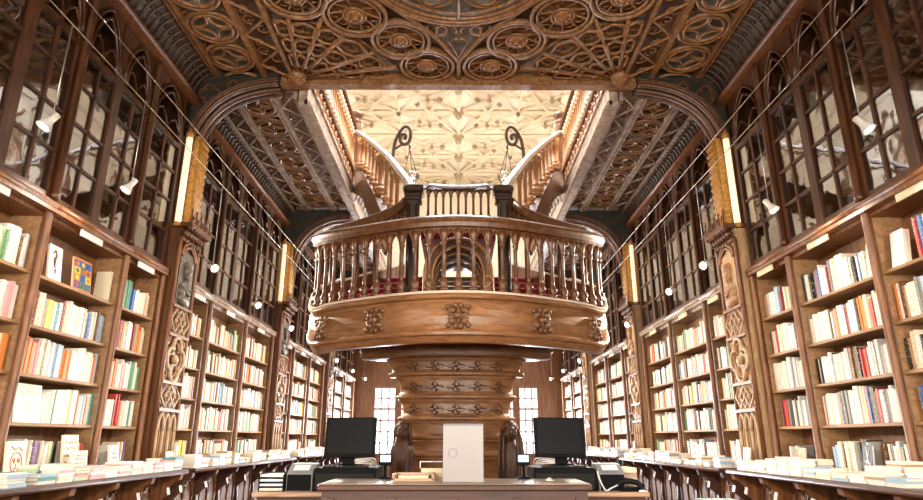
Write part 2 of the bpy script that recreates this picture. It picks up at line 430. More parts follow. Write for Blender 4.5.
# wheels
def wheel(cx,cy,r,tag_n):
    w=MB()
    for rr,t in ((r,.035),(r-.075,.022),(r*.36,.02)): strokes(w,[['c']+circ(cx,cy,rr,36)],fc,t,5)
    for k in range(10):
        a=2*PI*k/10+.15
        w.tube([fd(cx+cos(a)*r*.3,cy+sin(a)*r*.3),fc(cx+cos(a)*(r-.08),cy+sin(a)*(r-.08))],.014,4)
        a2=a+PI/10
        strokes(w,[arc(cx+cos(a2)*r*.62,cy+sin(a2)*r*.62,r*.17,a2-PI/2,a2+PI/2,6)],fd,.012,4)
    w.lathe([(r-.04,.0),(r-.04,.05),(r*.3,.05),(r*.3,.0)],(cx,cy,ZC+.06),32)
    o=w.build('ceiling_wheel',[W_CEIL],cl)
    g=MB(); rr=r*.3
    g.lathe([(.01,-.055),(rr*.25,-.05),(rr*.35,-.03),(rr*.6,-.02),(rr*.9,-.035),(rr,-.01),(rr,.04)],(cx,cy,ZC),16)
    for k in range(8): g.ball((cx+cos(k*PI/4)*rr*.72,cy+sin(k*PI/4)*rr*.72,ZC-.03),rr*.2,rr*.2,.022,6)
    g.build('rosette',[GILTW],o,'gilded brown rosette')
GILTW=wood('burnished rosette wood','#7a4d24','#b98350','#9a6836',rough=.35,bump=.3,scale=12,stretch=(2,2,2))
WH=[(.48,8.08,.40),(.83,7.46,.41),(1.40,6.93,.42),(2.12,6.56,.41)]
for (x,y,r) in WH:
    for sx in (-1,1):
        wheel(sx*x,y,r,0); 
        wheel(sx*x,2*CYC-y,r,0)
big=MB()
for rr,t in ((1.27,.05),(1.19,.03),(1.08,.022),(.42,.03)): strokes(big,[['c']+circ(0,CYC,rr,64)],fc,t,6)
for k in range(8):
    a=k*PI/4+PI/2
    big.tube([fc(cos(a)*.42,CYC+sin(a)*.42),fc(cos(a)*1.2,CYC+sin(a)*1.2)],.035,5)
    a2=a+PI/8
    strokes(big,[['c']+quatrefoil(cos(a2)*.82,CYC+sin(a2)*.82,.24,6,3,a2),['c']+circ(cos(a2)*.82,CYC+sin(a2)*.82,.27,20)],fd,.022,5)
o=big.build('great_ring',W_CEIL,cl)
gg=MB(); gg.lathe([(.02,-.16),(.1,-.15),(.16,-.1),(.24,-.07),(.34,-.06),(.4,-.02),(.4,.06)],(0,CYC,ZC),20); gg.build('rosette',GILTW,o)
rib=MB(); fine=MB(); bk=MB()
# V curves and straight rails
V=[[(0.0,8.42),(0.0,8.0),(.1,7.78),(.3,7.42),(.6,7.05),(.98,6.65),(1.3,6.3),(1.5,5.8)]]
strokes(rib,four([[ (p.x,p.y) for p in smooth([(a,b,0) for a,b in V[0]],5)]]),fc,.035,5)
strokes(fine,four([[ (p.x+.07,p.y+.05) for p in smooth([(a,b,0) for a,b in V[0][1:]],5)]]),fd,.02,4)
# trefoil in the V
strokes(fine,four([spiral(.27,7.2,.17,.05,-.3,1.0,14),[(.0,7.85),(.09,7.6),(.14,7.48),(.05,7.42),(0,7.42)],[(0,7.42),(0,7.05)],arc(.17,7.24,.14,PI*.9,PI*2.1,10)]),fc,.02,5)
for X,t in ((3.04,.05),(2.6,.055),(3.74,.045),(3.8,.03),(3.0,.025)):
    for sx in (-1,1): rib.box(sx*(X-t/2),sx*(X+t/2),Y0,8.42,ZC-.03,ZC+.1)
# fan ribs from the corner boss
BX,BY=2.52,8.45
ends=[(2.545,7.0),(2.3,6.98),(1.85,6.98),(1.62,7.35),(1.25,7.75),(.95,8.1),(.9,8.38)]
for (x,y) in ends[1:6]:
    strokes(rib,four([[(BX,BY),(x,y)]]),fc,.03,5)
# cusped cells between fan ribs
A=[math.atan2(y-BY,x-BX) for x,y in ends]; A=[a if a>0 else a+2*PI for a in A]
for i in range(len(A)-1):
    a0,a1=A[i],A[i+1]; am=(a0+a1)/2; da=(a1-a0)/2
    for R,rr in ((.55,.07),(.88,.12),(1.24,.16)):
        rr=min(rr,R*abs(sin(da))*.8)
        cx,cy=BX+cos(am)*R,BY+sin(am)*R
        strokes(fine,four([['c']+quatrefoil(cx,cy,rr,5,3 if R>.6 else 4,am)]),fd,.027,4)
        strokes(fine,four([arc(BX,BY,R+rr*1.15,a0,a1,6)]),fd,.027,4)
    for (ra,rb) in ((.34,.66),(.72,1.04),(1.09,1.42)):
        if i==len(A)-2 and rb>1.3: continue
        ia=.16*da; rm=(ra+rb)/2
        q=[(ra,am),(ra+.06,a0+ia),(rb-.06,a0+ia),(rb,am),(rb-.06,a1-ia),(ra+.06,a1-ia)]
        strokes(fine,four([['c']+[(BX+cos(t)*R,BY+sin(t)*R) for R,t in q]]),fc,.026,5)
    strokes(fine,four([[(BX+cos(am)*.95,BY+sin(am)*.95),(BX+cos(am)*1.35,BY+sin(am)*1.35)]]),fd,.014,4)
# solid carved grounds leaving the grey cells
for sx in (-1,1):
    for sg in (0,1):
        Y=lambda y: y if sg==0 else 2*CYC-y
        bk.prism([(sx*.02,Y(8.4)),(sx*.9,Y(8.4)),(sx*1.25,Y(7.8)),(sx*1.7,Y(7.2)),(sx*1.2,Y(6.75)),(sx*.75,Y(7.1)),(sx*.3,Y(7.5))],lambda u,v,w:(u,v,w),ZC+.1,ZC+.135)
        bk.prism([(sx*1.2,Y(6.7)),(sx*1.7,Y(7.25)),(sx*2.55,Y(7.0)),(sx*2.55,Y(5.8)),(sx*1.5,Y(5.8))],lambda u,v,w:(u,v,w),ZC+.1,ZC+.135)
        # lattice strip 2.6..3.0
        y=8.4; k=0
        while y>CYC:
            fine.tube([fc(sx*2.63,Y(y)),fc(sx*3.0,Y(y-.35))],.024,4); fine.tube([fc(sx*3.0,Y(y-.35)),fc(sx*2.63,Y(y-.7))],.018,4)
            for q in ((2.74,y-.42,0),(2.9,y-.1,PI),(2.86,y-.62,PI/2)):
                strokes(fine,[spiral(sx*q[0],Y(q[1]),.11,.02,q[2],1.2,12)],fd,.015,4)
            y-=.7
        bk.box(sx*2.62,sx*3.02,min(Y(8.42),Y(CYC)),max(Y(8.42),Y(CYC)),ZC+.1,ZC+.135)
        # circle strip
        y=7.89
        for cy in (7.89,7.19,6.49):
            strokes(fine,[['c']+circ(sx*3.40,Y(cy),.33,30),['c']+circ(sx*3.40,Y(cy),.265,26)],fc,.028,5)
            for k in range(4):
                a=PI/4+k*PI/2
                strokes(fine,[arc(sx*3.4+cos(a)*.265,Y(cy)+sin(a)*.265,.17,a+PI*.55,a+PI*1.45,8)],fc,.02,4)
            for k in range(4):
                a=k*PI/2+PI/4
                strokes(fine,[arc(sx*3.4+cos(a)*.47,Y(cy)+sin(a)*.47,.1,a+PI*.5,a+PI*1.5,6)],fd,.016,4)
        strokes(fine,[arc(sx*3.4,Y(8.6),.33,PI,2*PI,12) if sg==0 else arc(sx*3.4,Y(8.6),.33,0,PI,12)],fc,.028,5)
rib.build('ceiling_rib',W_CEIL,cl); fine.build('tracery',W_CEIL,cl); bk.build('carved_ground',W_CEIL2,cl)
b=MB()
for sx in (-1,1): b.lathe([(.02,-.14),(.06,-.13),(.09,-.09),(.14,-.06),(.16,-.0),(.13,.08)],(sx*BX,8.36,ZC-.02),16)
for sx in (-1,1):
    for k in range(8): b.ball((sx*BX+cos(k*PI/4)*.11,8.36+sin(k*PI/4)*.11,ZC-.08),.04,.04,.035,6)
b.build('corner_boss',W_CEIL,cl)
# upper floor slab over the front bay
struct(MB().box(-XW,XW,Y0,8.65,7.05,7.3).build('floor_upper',W_DARK),'upper floor slab above the carved ceiling','floor')
# coves between ceiling and cabinets, with carved ribs
def cove(ya,yb,zt,zb,xt,s,label,n):
    t=thing('trim_%d'%n,label,'moulding',(s*4.1,(ya+yb)/2,zb),kind='structure')
    c=MB(); pf=[(s*4.14,zb),(s*4.14,zt+.1),(s*xt,zt+.1),(s*xt,zt-.02)]+[(s*(xt+(4.1-xt)*sin(a)),zt-(zt-zb)*(1-cos(a))) for a in [i*PI/2/6 for i in range(1,7)]]
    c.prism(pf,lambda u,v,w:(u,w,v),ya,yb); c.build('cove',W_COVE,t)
    c=MB(); y=ya+.07
    while y<yb-.05:
        pts=[(s*(xt+(4.1-xt)*sin(a)-.01),y,zt-(zt-zb)*(1-cos(a))) for a in [i*PI/2/5 for i in range(6)]]
        c.tube(pts,.016,4); c.ball((pts[2][0],y+.06,pts[2][2]),.035,.035,.03,6); c.ball((pts[4][0],y+.06,pts[4][2]),.035,.03,.035,6)
        y+=.13
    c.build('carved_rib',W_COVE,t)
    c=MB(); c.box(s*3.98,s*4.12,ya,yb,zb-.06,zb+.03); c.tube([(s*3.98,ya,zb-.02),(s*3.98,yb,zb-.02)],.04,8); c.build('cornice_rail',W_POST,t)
n=1
for s in (-1,1):
    cove(Y0,8.35,ZC,6.32,3.78,s,'carved cove and rail above the %s front cabinets'%SIDE[s],n); n+=1
    cove(8.66,13.75,6.6,6.2,3.9,s,'carved cove and pale rail above the %s middle cabinets'%SIDE[s],n); n+=1
    cove(14.06,24.9,6.6,6.2,3.9,s,'carved cove above the %s far cabinets'%SIDE[s],n); n+=1
# arches
def arch(y,pts,zt,thick,xin,n,label,mid):
    t=thing('trim_%d'%n,label,'arch',(0,y,4.2),kind='structure')
    for s in (-1,1):
        P=[(p.x,p.y) for p in smooth([(a,b,0) for a,b in pts],6)]
        sp=MB(); poly=[(s*u,v) for u,v in P]+([(s*xin,zt),(s*4.14,zt),(s*4.14,4.2)])
        sp.prism(poly,lambda u,v,w:(u,w,v),y-thick/2,y+thick/2); sp.build('spandrel',W_SPAN,t)
        m=MB()
        for dy,dr,r in ((-thick/2-.02,.0,.04),(-thick/2-.01,.065,.022),(-thick/2-.01,.105,.016)):
            Q=[]
            for i,(u,v) in enumerate(P):
                a=P[max(i-1,0)]; b2=P[min(i+1,len(P)-1)]; tx,tz=b2[0]-a[0],b2[1]-a[1]; l=math.hypot(tx,tz) or 1
                nx,nz=-tz/l,tx/l
                Q.append((s*(u-nx*dr),y+dy,v-nz*dr))
            m.tube(Q,r,6)
        m.tube([(s*u,y,v) for u,v in P],.06,6)
        m.tube([(s*u,y+thick/2,v) for u,v in P],.04,6)
        m.build('arch_moulding',W_BALC,t)
        k=MB()   # quatrefoils in the spandrel
        for (u,v,r) in ((3.85,6.45,.16),(3.5,6.6,.08)):
            if v+r<zt: strokes(k,[['c']+quatrefoil(s*u,v,r,6)],lambda a,b:(a,y-thick/2-.01,b),.018,4)
        if k.v: k.build('spandrel_tracery',W_ORN,t)
    if mid:
        m=MB(); m.box(-3.0,3.0,y-.06,y+.07,6.69,zt); m.box(-3.1,3.1,y-.075,y+.08,6.67,6.69)
        m.build('beam',W_CEIL,t)
AP1=[(4.02,4.2),(4.07,4.9),(4.06,5.4),(3.95,5.9),(3.74,6.25),(3.44,6.47),(3.1,6.58),(2.8,6.62)]
AP2=[(3.93,4.2),(3.9,4.9),(3.85,5.4),(3.7,5.8),(3.45,6.1),(3.15,6.27),(2.85,6.35),(2.56,6.37)]
arch(8.5,AP1,6.93,.3,2.8,n,'first wide wooden arch and beam across the shop under the carved ceiling',True); n+=1
arch(13.9,AP2,6.6,.3,2.56,n,'second wooden arch behind the stair balcony',False); n+=1
arch(19.35,AP2,6.6,.3,2.56,n,'third wooden arch near the far end',False); n+=1
# gallery soffits
for s in (-1,1):
    g=thing('ceiling_gallery_'+SIDE[s],'dark carved gallery soffit with a row of ringed stars on the %s'%SIDE[s],'ceiling',(s*3.3,11.2,6.6),kind='structure')
    MB().box(s*2.55,s*4.5,8.65,24.9,6.7,6.95).build('gallery_floor',W_GAL,g)
    ff=lambda u,v:(u,v,6.61); fg=lambda u,v:(u,v,6.64)
    r=MB(); q=MB()
    for X,w in ((2.95,.035),(3.02,.018),(3.62,.035),(3.56,.016),(3.95,.04),(2.62,.03)):
        for ya,yb in ((8.68,13.74),(14.06,24.9)): r.box(s*(X-w),s*(X+w),ya,yb,6.56,6.71)
    r.build('soffit_rib',W_GALR,g)
    lat=MB()
    for j in range(22):
        cy=9.02+.70*j
        if 13.55<cy<14.4: continue
        rg=MB(); strokes(rg,[['c']+circ(s*3.29,cy,.31,28),['c']+circ(s*3.29,cy,.235,24)],ff,.034,5)
        for k in range(4):
            a=PI/4+k*PI/2; strokes(rg,[arc(s*3.29+cos(a)*.25,cy+sin(a)*.25,.165,a+PI*.55,a+PI*1.45,8)],ff,.028,4)
        rg.ball((s*3.29,cy,6.63),.06,.06,.03,8)
        rg.build('ring_panel',W_GAL,g)
        for (xa,xb) in ((2.65,2.92),(3.65,3.92)):
            lat.tube([ff(s*xa,cy-.35),ff(s*xb,cy)],.018,4); lat.tube([ff(s*xb,cy),ff(s*xa,cy+.35)],.018,4)
            xm=(xa+xb)/2
            for (dx,dy,a) in ((.06,-.25,0),(-.06,.0,PI),(.05,.24,PI/2)): strokes(q,[spiral(s*(xm+dx),cy+dy,.085,.015,a,1.2,10)],fg,.013,4)
    lat.build('lattice_rib',W_GALR,g); q.build('scroll_carving',W_GAL,g)
# ------------------------------------------------------------------ gallery balustrades
def baluster_prof(h, r):
    return [(r*1.0,0),(r*1.0,.05*h),(r*.7,.07*h),(r*1.05,.11*h),(r*1.1,.15*h),(r*.6,.2*h),(r*.5,.24*h),(r*.62,.26*h),(r*.5,.28*h),(r*.46,.5*h),(r*.5,.76*h),(r*.8,.78*h),(r*.55,.81*h),(r*.75,.86*h),(r*.95,.92*h),(r*1.0,1.0*h)]
BAL=MB().lathe(baluster_prof(1,.05),n=10).mesh('baluster',W_LIT)
for s in (-1,1):
    g=thing('gallery_balustrade','golden upper gallery balustrade running back along the %s of the opening'%SIDE[s],'balustrade',(s*2.5,11,6.45),'upper gallery balustrades')
    m=MB(); m.box(s*2.42,s*2.56,8.66,24.8,6.45,6.9); m.tube([(s*2.42,8.66,6.5),(s*2.42,24.8,6.5)],.05,8); m.tube([(s*2.42,8.66,6.88),(s*2.42,24.8,6.88)],.035,8); m.build('fascia',W_GALR,g)
    c=MB()
    for j in range(34):
        y=8.8+.28*j
        if y>13.3: break
        f=lambda u,v:(s*2.47,u,v)
        strokes(c,[spiral(y,7.03,.1,.02,-PI/2,1.3,12),spiral(y+.12,7.2,.1,.02,PI/2,1.3,12)],f,.018,4)
    c.build('pierced_scrollwork',W_LIT,g)
    m=MB(); m.bbox(s*2.42,s*2.56,8.66,13.3,7.31,7.4,.015); m.build('lower_rail',W_BALC,g)
    m=MB(); m.sweep([(-.06,0),(.06,0),(.075,.03),(.05,.08),(-.05,.08),(-.075,.03)],[(s*2.5,8.66,8.5),(s*2.5,13.5,8.5)]); m.build('top_rail',W_BALC,g)
    a=MB(); k=0; y=8.75
    while y<13.3:
        inst('baluster',BAL,g,(s*2.5,y,7.4),(1.25,1.25,.92))
        f=lambda u,v:(s*2.5,u,v)
        if y<13.1: strokes(a,[pointed(y,y+.17,8.2,8.46,4)],f,.02,4)
        y+=.17
    a.build('arcade',W_BALC,g)
    n_=MB(); n_.bbox(s*2.4,s*2.6,13.35,13.55,6.95,8.75,.02); n_.lathe([(.09,0),(.12,.04),(.07,.08),(.1,.14),(.15,.2),(.16,.26),(.1,.31),(.02,.34)],(s*2.5,13.45,8.75),14); n_.build('end_newel',W_BALC,g)
    # balustrade continues past the stair head
# ------------------------------------------------------------------ staircase
st=thing('staircase','great carved wooden staircase with bulging balcony, red steps and drum column, centre of the shop','staircase',(0,8.2,0))
half=[(0,6.58,2.876),(.33,6.62,2.876),(.66,6.73,2.876),(1.05,6.93,2.876),(1.38,7.14,2.876),(1.58,7.29,2.872),(1.73,7.44,2.868),(1.83,7.6,2.94),(1.87,7.82,3.1),(1.86,8.15,3.27),(1.82,8.5,3.44),(1.75,8.9,3.62)]
hs=smooth(half,5)
PATH=[Vector((-p.x,p.y,p.z)) for p in reversed(hs[1:])]+hs      # walks left to right, outward is the right hand side
prof=[(-.1,.0),(.045,.0),(.06,-.025),(.05,-.05),(.02,-.065),(.005,-.1),(.02,-.16),(.035,-.25),(.03,-.33),(.015,-.385),(.035,-.4),(.05,-.42),(.045,-.45),(.02,-.465),(-.0,-.5),(-.02,-.53),(-.1,-.53)]
MB().sweep(prof,PATH,sm=False).build('fascia',W_GOLD,st)
MB().sweep([(-.08,.005),(.05,.005),(.055,.02),(.04,.035),(-.08,.035)],PATH).build('floor_edge',PALE,st,'floor edge with painted pale highlight')  # pale strip paints the highlight along the balcony floor edge
fl=MB(); poly=[(p.x*.985,p.y+.04) for p in PATH]
fl.prism(poly,lambda u,v,w:(u,v,w),2.66,2.86); fl.build('balcony_floor',W_BALC,st)
# arc length sampling
CUM=[0]
for i in range(1,len(PATH)): CUM.append(CUM[-1]+(Vector((PATH[i].x,PATH[i].y))-Vector((PATH[i-1].x,PATH[i-1].y))).length)
LT=CUM[-1]
def at(d):
    d=max(0,min(LT,d))
    for i in range(1,len(PATH)):
        if CUM[i]>=d:
            t=(d-CUM[i-1])/(CUM[i]-CUM[i-1]+1e-9); p=PATH[i-1].lerp(PATH[i],t)
            tg=(PATH[i]-PATH[i-1]); tg.z=0; tg.normalize(); return p,tg,Vector((tg.y,-tg.x,0))
    return PATH[-1],tg,Vector((tg.y,-tg.x,0))
def on_fascia(d0):
    def f(u,v):
        p,t,r=at(d0+u); return p+r*.042+Vector((0,0,-.25+v))
    return f
def foliate(mb,f,S_):
    for sx in (-1,1):
        for sz in (-1,1):
            strokes(mb,[[(sx*a*S_,sz*b*S_) for a,b in spiral(.42,.42,.4,.06,PI*1.1,1.35,16)]],f,.024*S_/.13*.6,5)
            strokes(mb,[[(sx*a*S_,sz*b*S_) for a,b in ((0,.05),(.25,.12),(.55,.05),(.8,.2))]],f,.02*S_/.13*.6,5)
            p=f(sx*.45*S_,sz*.42*S_); mb.ball(p,.035*S_/.13,.035*S_/.13,.035*S_/.13,8)
            p=f(sx*.78*S_,sz*.75*S_); mb.ball(p,.028*S_/.13,.028*S_/.13,.034*S_/.13,6)
            p=f(sx*.2*S_,sz*.85*S_); mb.ball(p,.028*S_/.13,.028*S_/.13,.034*S_/.13,6)
    mb.tube([f(0,-1.0*S_),f(.02*S_,0),f(0,1.05*S_)],.03*S_/.13*.7,6)
    p=f(0,0); mb.ball(p,.045*S_/.13,.045*S_/.13,.045*S_/.13,8)
for d in (-1.82,-.98,0,.98,1.82):
    m=MB(); foliate(m,on_fascia(LT/2+d),.135 if abs(d)<1.5 else .13); m.build('carved_leaf_ornament',W_ORN,st)
# balcony balustrade
bal=None
rail=[]
for p in PATH:
    q=p.copy(); 
    if abs(p.x)<=1.9 and p.y<7.7: rail.append(q+Vector((0,0,.93+.0*abs(p.x))))
# keep the rail nearly level at the ends
for q in rail: q.z=3.735+.1*(q.x/1.85)**4
RP=[(-.075,.0),(-.06,-.03),(-.05,-.075),(.05,-.075),(.06,-.03),(.08,.0),(.08,.025),(.045,.05),(-.045,.05),(-.075,.025)]
m=MB(); m.sweep(RP,rail); 
hr=m.build('handrail',W_BALC,st)
# curled ends rising back to the newels
cur=MB(); pal=MB()
for s in (-1,1):
    e=rail[-1] if s==1 else rail[0]
    c=smooth([(e.x,e.y,e.z),(s*1.85,7.76,3.94),(s*1.76,7.9,4.04),(s*1.6,7.95,4.1),(s*1.35,7.9,4.15),(s*1.05,7.75,4.2),(s*.8,7.58,4.25),(s*.66,7.4,4.29)],5)
    if s<0: c=list(reversed(c))
    cur=MB(); pal=MB(); cur.sweep(RP,c); co=cur.build('curled_handrail',W_BALC,st); pal.sweep([(-.06,.05),(.06,.05),(.04,.064),(-.04,.064)],c); pal.build('rail_top_highlight',PALE,co)
    a=MB(); P=c if s>0 else list(reversed(c))
    for i in range(8,len(P)-1,2):
        p=P[i]; q=P[min(i+2,len(P)-1)]; mid=(p+q)/2
        a.tube([p+Vector((0,0,-.04)),p+Vector((0,0,-.22)),],.022,6); a.tube([p+Vector((0,0,-.2)),mid+Vector((0,0,-.08)),q+Vector((0,0,-.2))],.02,5)
        if i%4==0: a.tube([p+Vector((0,0,-.2)),(p.x,p.y,2.9+.12)],.026,7)
    a.build('inner_arcade',W_BALC,st)
pal=MB(); pal.sweep([(-.045,.05),(.045,.05),(.03,.062),(-.03,.062)],rail); pal.build('rail_top_highlight',PALE,hr,'painted pale highlight along the top of the rail')  # thin strip painted as light caught on the rail top
BAL2=MB().lathe(baluster_prof(1,.042),n=10).mesh('baluster',W_BALC)
i0=[i for i,p in enumerate(PATH) if abs(p.x)<=1.9 and p.y<7.7]
d=CUM[i0[0]]+.03; dend=CUM[i0[-1]]-.02; nb=27; ar=MB(); last=None
for k in range(nb):
    p,t,r=at(d+(dend-d)*k/(nb-1)); p=p-r*.02; zt=3.70+.1*(p.x/1.85)**4
    inst('baluster',BAL2,st,(p.x,p.y,p.z+.035),(1.15,1.15,(zt-p.z-.1)))
    if last is not None:
        a_,b_=last,Vector((p.x,p.y,0)); w=(b_-a_)
        ap=pointed(0.06,.94,zt-.27,zt-.07,5); nrm=Vector((w.y,-w.x,0)).normalized()*.018
        for i in range(len(ap)-1):
            (u0,v0),(u1,v1)=ap[i],ap[i+1]
            F=lambda u,v,g:(a_.x+w.x*u+nrm.x*g,a_.y+w.y*u+nrm.y*g,v)
            e0=0 if i==0 else u0; e1=1 if i==len(ap)-2 else u1
            ar.add([F(u0,v0,1),F(u1,v1,1),F(e1,zt,1),F(e0,zt,1),F(u0,v0,-1),F(u1,v1,-1),F(e1,zt,-1),F(e0,zt,-1)],[(0,1,2,3),(7,6,5,4),(0,4,5,1),(2,6,7,3),(0,3,7,4),(1,5,6,2)])
        strokes(ar,[[(u,v) for u,v in ap]],lambda u,v:(a_.x+w.x*u+nrm.x,a_.y+w.y*u+nrm.y,v),.014,4)
    last=Vector((p.x,p.y,0))
ar.build('arcade',W_BALC,st)
# newels
for s in (-1,1):
    m=MB(); m.bbox(s*.49,s*.64,7.12,7.3,2.9,4.26,.012); m.bbox(s*.465,s*.665,7.09,7.33,4.2,4.25,.01); m.bbox(s*.44,s*.69,7.06,7.36,4.3,4.385,.02); m.bbox(s*.47,s*.66,7.1,7.32,4.25,4.3,.01); m.bbox(s*.47,s*.66,7.1,7.32,2.88,3.05,.01)
    for x in (.52,.61): m.tube([(s*x,7.115,3.1),(s*x,7.115,4.15)],.014,6)
    m.build('newel',W_NEWEL,st)
    m=MB(); m.box(s*.44,s*.69,7.055,7.36,4.385,4.392); m.build('newel_cap_top',PALE,st)
# bridge arch between the newels
def hell(w,z0,h,n=14): return [(-w*cos(PI*i/n)*1.0, z0+h*abs(sin(PI*i/n))**.62) for i in range(n+1)]
m=MB()
outer=[(-.42,2.88)]+hell(.42,3.1,.66)+[(.42,2.88)]; inner=[(-.33,2.88)]+hell(.33,3.1,.56)+[(.33,2.88)]
def band(mb,O,I,ya,yb):
    n=len(O); vs=[(u,ya,v) for u,v in O]+[(u,ya,v) for u,v in I]+[(u,yb,v) for u,v in O]+[(u,yb,v) for u,v in I]
    fs=[]
    for i in range(n-1):
        fs+=[(i,i+1,n+i+1,n+i),(2*n+i,3*n+i,3*n+i+1,2*n+i+1),(i,2*n+i,2*n+i+1,i+1),(n+i,n+i+1,3*n+i+1,3*n+i)]
    mb.add(vs,fs,0,False)
band(m,outer,inner,7.34,8.5); m.build('bridge_arch',W_BALC,st)
m=MB()
m.tube([(u,7.33,v) for u,v in outer],.028,6); m.tube([(u,7.33,v) for u,v in inner],.022,6); m.tube([(u*.98,7.9,v-.005) for u,v in inner],.02,6)
for yy in (7.6,8.2): m.tube([(u*.97,yy,v-.01) for u,v in inner],.016,5)
m.build('arch_bead',W_LIT,st)
m=MB()
for k in range(10): m.box(-.36,.36,8.5,8.52+.01*(k%2),2.88+.07*k,2.94+.07*k)
m.build('slatted_screen',W_DARK,st)
# red steps over the bridge and to either side
m=MB(); nz=MB()
for k in range(3):
    m.box(-.48,.48,7.45+.16*k,8.0+.5,3.8+.1*k,3.9+.1*k); nz.box(-.48,.48,7.44+.16*k,7.47+.16*k,3.885+.1*k,3.905+.1*k)
m.build('bridge_step',CARPET,st)
nz.build('bridge_nosing',PALE,st)
for s in (-1,1):
    for k in range(5):
        m=MB(); y0=7.65+.25*k; xo=1.70-.66*(y0-7.7); z0=2.88+.14*k
        m.prism([(s*.45,y0-.1),(s*xo,y0),(s*(xo-.16-(.3 if k==4 else 0)),y0+.27+(.5 if k==4 else 0)),(s*.45,y0+.17+(.7 if k==4 else 0))],lambda u,v,w:(u,v,w),2.87,z0+.14)
        m.build('stair_step',CARPET,st)
        m=MB(); m.tube([(s*.45,y0-.1,z0+.14),(s*xo,y0,z0+.14)],.011,5); m.build('stair_nosing',REDN,st)
    m=MB(); c=smooth([(s*1.80,7.6,3.08),(s*1.74,7.75,3.2),(s*1.5,8.1,3.37),(s*1.2,8.55,3.6),(s*.85,9.1,3.87)],5)
    m.sweep([(-.035,-.42),(.035,-.42),(.035,.05),(-.035,.05)],c); m.build('stair_string',W_BALC,st)
    m=MB(); m.sweep([(-.045,.05),(.045,.05),(.04,.075),(-.04,.075)],c); m.build('string_cap',PALE,st)  # pale cap imitates light caught along the stringer
# upper landing balustrade
m=MB(); up_=smooth([(-.62,7.4,4.36),(-.5,7.5,4.47),(-.4,7.6,4.56),(-.2,7.6,4.545),(0,7.6,4.54),(.2,7.6,4.545),(.4,7.6,4.56),(.5,7.5,4.47),(.62,7.4,4.36)],5)
m.sweep([(-.05,0),(.05,0),(.06,.03),(.03,.055),(-.03,.055),(-.06,.03)],up_); o=m.build('landing_rail',W_DARK,st)
m=MB(); m.sweep([(-.03,.055),(.03,.055),(.02,.066),(-.02,.066)],up_); m.build('landing_rail_top',PALE,o)
a=MB()
for k in range(9):
    x=-.4+.1*k; inst('landing_baluster',BAL2,st,(x,7.6,4.1),(.8,.8,.44))
    if k<8: strokes(a,[pointed(x,x+.1,4.44,4.53,4)],lambda u,v:(u,7.6,v),.017,4)
a.build('landing_arcade',W_DARK,st)
MB().bbox(-.5,.5,7.55,7.68,4.05,4.12,.01).build('landing_base_rail',W_BALC,st)
# back landing panels that close the view under the landing rail
MB().box(-.5,.5,8.5,8.56,4.1,4.2).build('landing_edge',W_BALC,st)
# upper flights back and out to the galleries
FR=[(.6,7.3,4.42),(.66,7.6,4.62),(.87,8.4,5.16),(1.14,9.3,5.8),(1.44,10.2,6.42),(1.88,11.6,7.33),(2.5,13.4,8.5)]
FS=[(1.02,8.5,4.45),(1.16,9.0,4.75),(1.42,10.0,5.42),(1.68,10.9,6.03),(1.98,11.9,6.72),(2.42,13.2,7.38)]
for s in (-1,1):
    fr=smooth([(s*x,y,z) for x,y,z in FR],6)
    if s<0: fr=list(reversed(fr))
    m=MB(); m.sweep([(-.06,-.03),(.06,-.03),(.075,.01),(.04,.05),(-.04,.05),(-.075,.01)],fr); o=m.build('flight_rail',W_BALC,st)
    m=MB(); m.sweep([(-.04,.05),(.04,.05),(.03,.062),(-.03,.062)],fr); m.build('flight_rail_top',PALE,o)
    fs=smooth([(s*x,y,z) for x,y,z in FS],6)
    F=list(fs)
    if s<0: fs=list(reversed(fs))
    m=MB(); m.sweep([(-.03,-.52),(.03,-.52),(.03,-.03),(-.03,-.03)],fs); o=m.build('flight_string',W_GOLD,st)
    m=MB(); m.sweep([(-.06,-.04),(.06,-.04),(.06,.02),(-.06,.02)],fs); m.sweep([(-.055,-.56),(.055,-.56),(.055,-.5),(-.055,-.5)],fs); m.build('string_moulding',W_BALC,o)
    # treads of the upper flight
    t=MB()
    for k in range(13):
        i=2+int(k*(len(F)-4)/13); p=F[i]; q=F[min(i+2,len(F)-1)]
        t.prism([(p.x,p.y),(q.x,q.y),(q.x+s*.06,q.y+.05),(p.x+s*.06,p.y+.05)],lambda u,v,w:(u,v,w),p.z-.5,p.z-.44)
    t.build('flight_tread',W_GAL,st)
    R_=smooth([(s*x,y,z) for x,y,z in FR],6)
    def rz(y):
        for a_,b_ in zip(R_,R_[1:]):
            if a_.y<=y<=b_.y: return a_.lerp(b_,(y-a_.y)/(b_.y-a_.y+1e-9))
        return R_[-1]
    a=MB(); prev=None; y=8.6
    while y<13.0:
        pr=rz(y); ps=min(F,key=lambda p:abs(p.y-y)); i=F.index(ps)
        x=pr.x; zb=ps.z if abs(ps.y-y)<.4 else ps.z
        big_=(round((y-8.6)/.46)%5==3)
        inst('flight_baluster',BAL,st,(x,y,zb),(1.3 if not big_ else 2.3,1.3 if not big_ else 2.3,pr.z-zb-.06))
        if prev is not None:
            pa,za=prev; w=Vector((x,y,0))-Vector((pa.x,pa.y,0))
            strokes(a,[[(u,v+(pr.z-pa.z)*u) for u,v in pointed(0,1,pa.z-.3,pa.z-.08,4)]],lambda u,v:(pa.x+w.x*u,pa.y+w.y*u,v),.026,4)
        prev=(pr,zb); y+=.46
    a.build('flight_arcade',W_LIT,st)
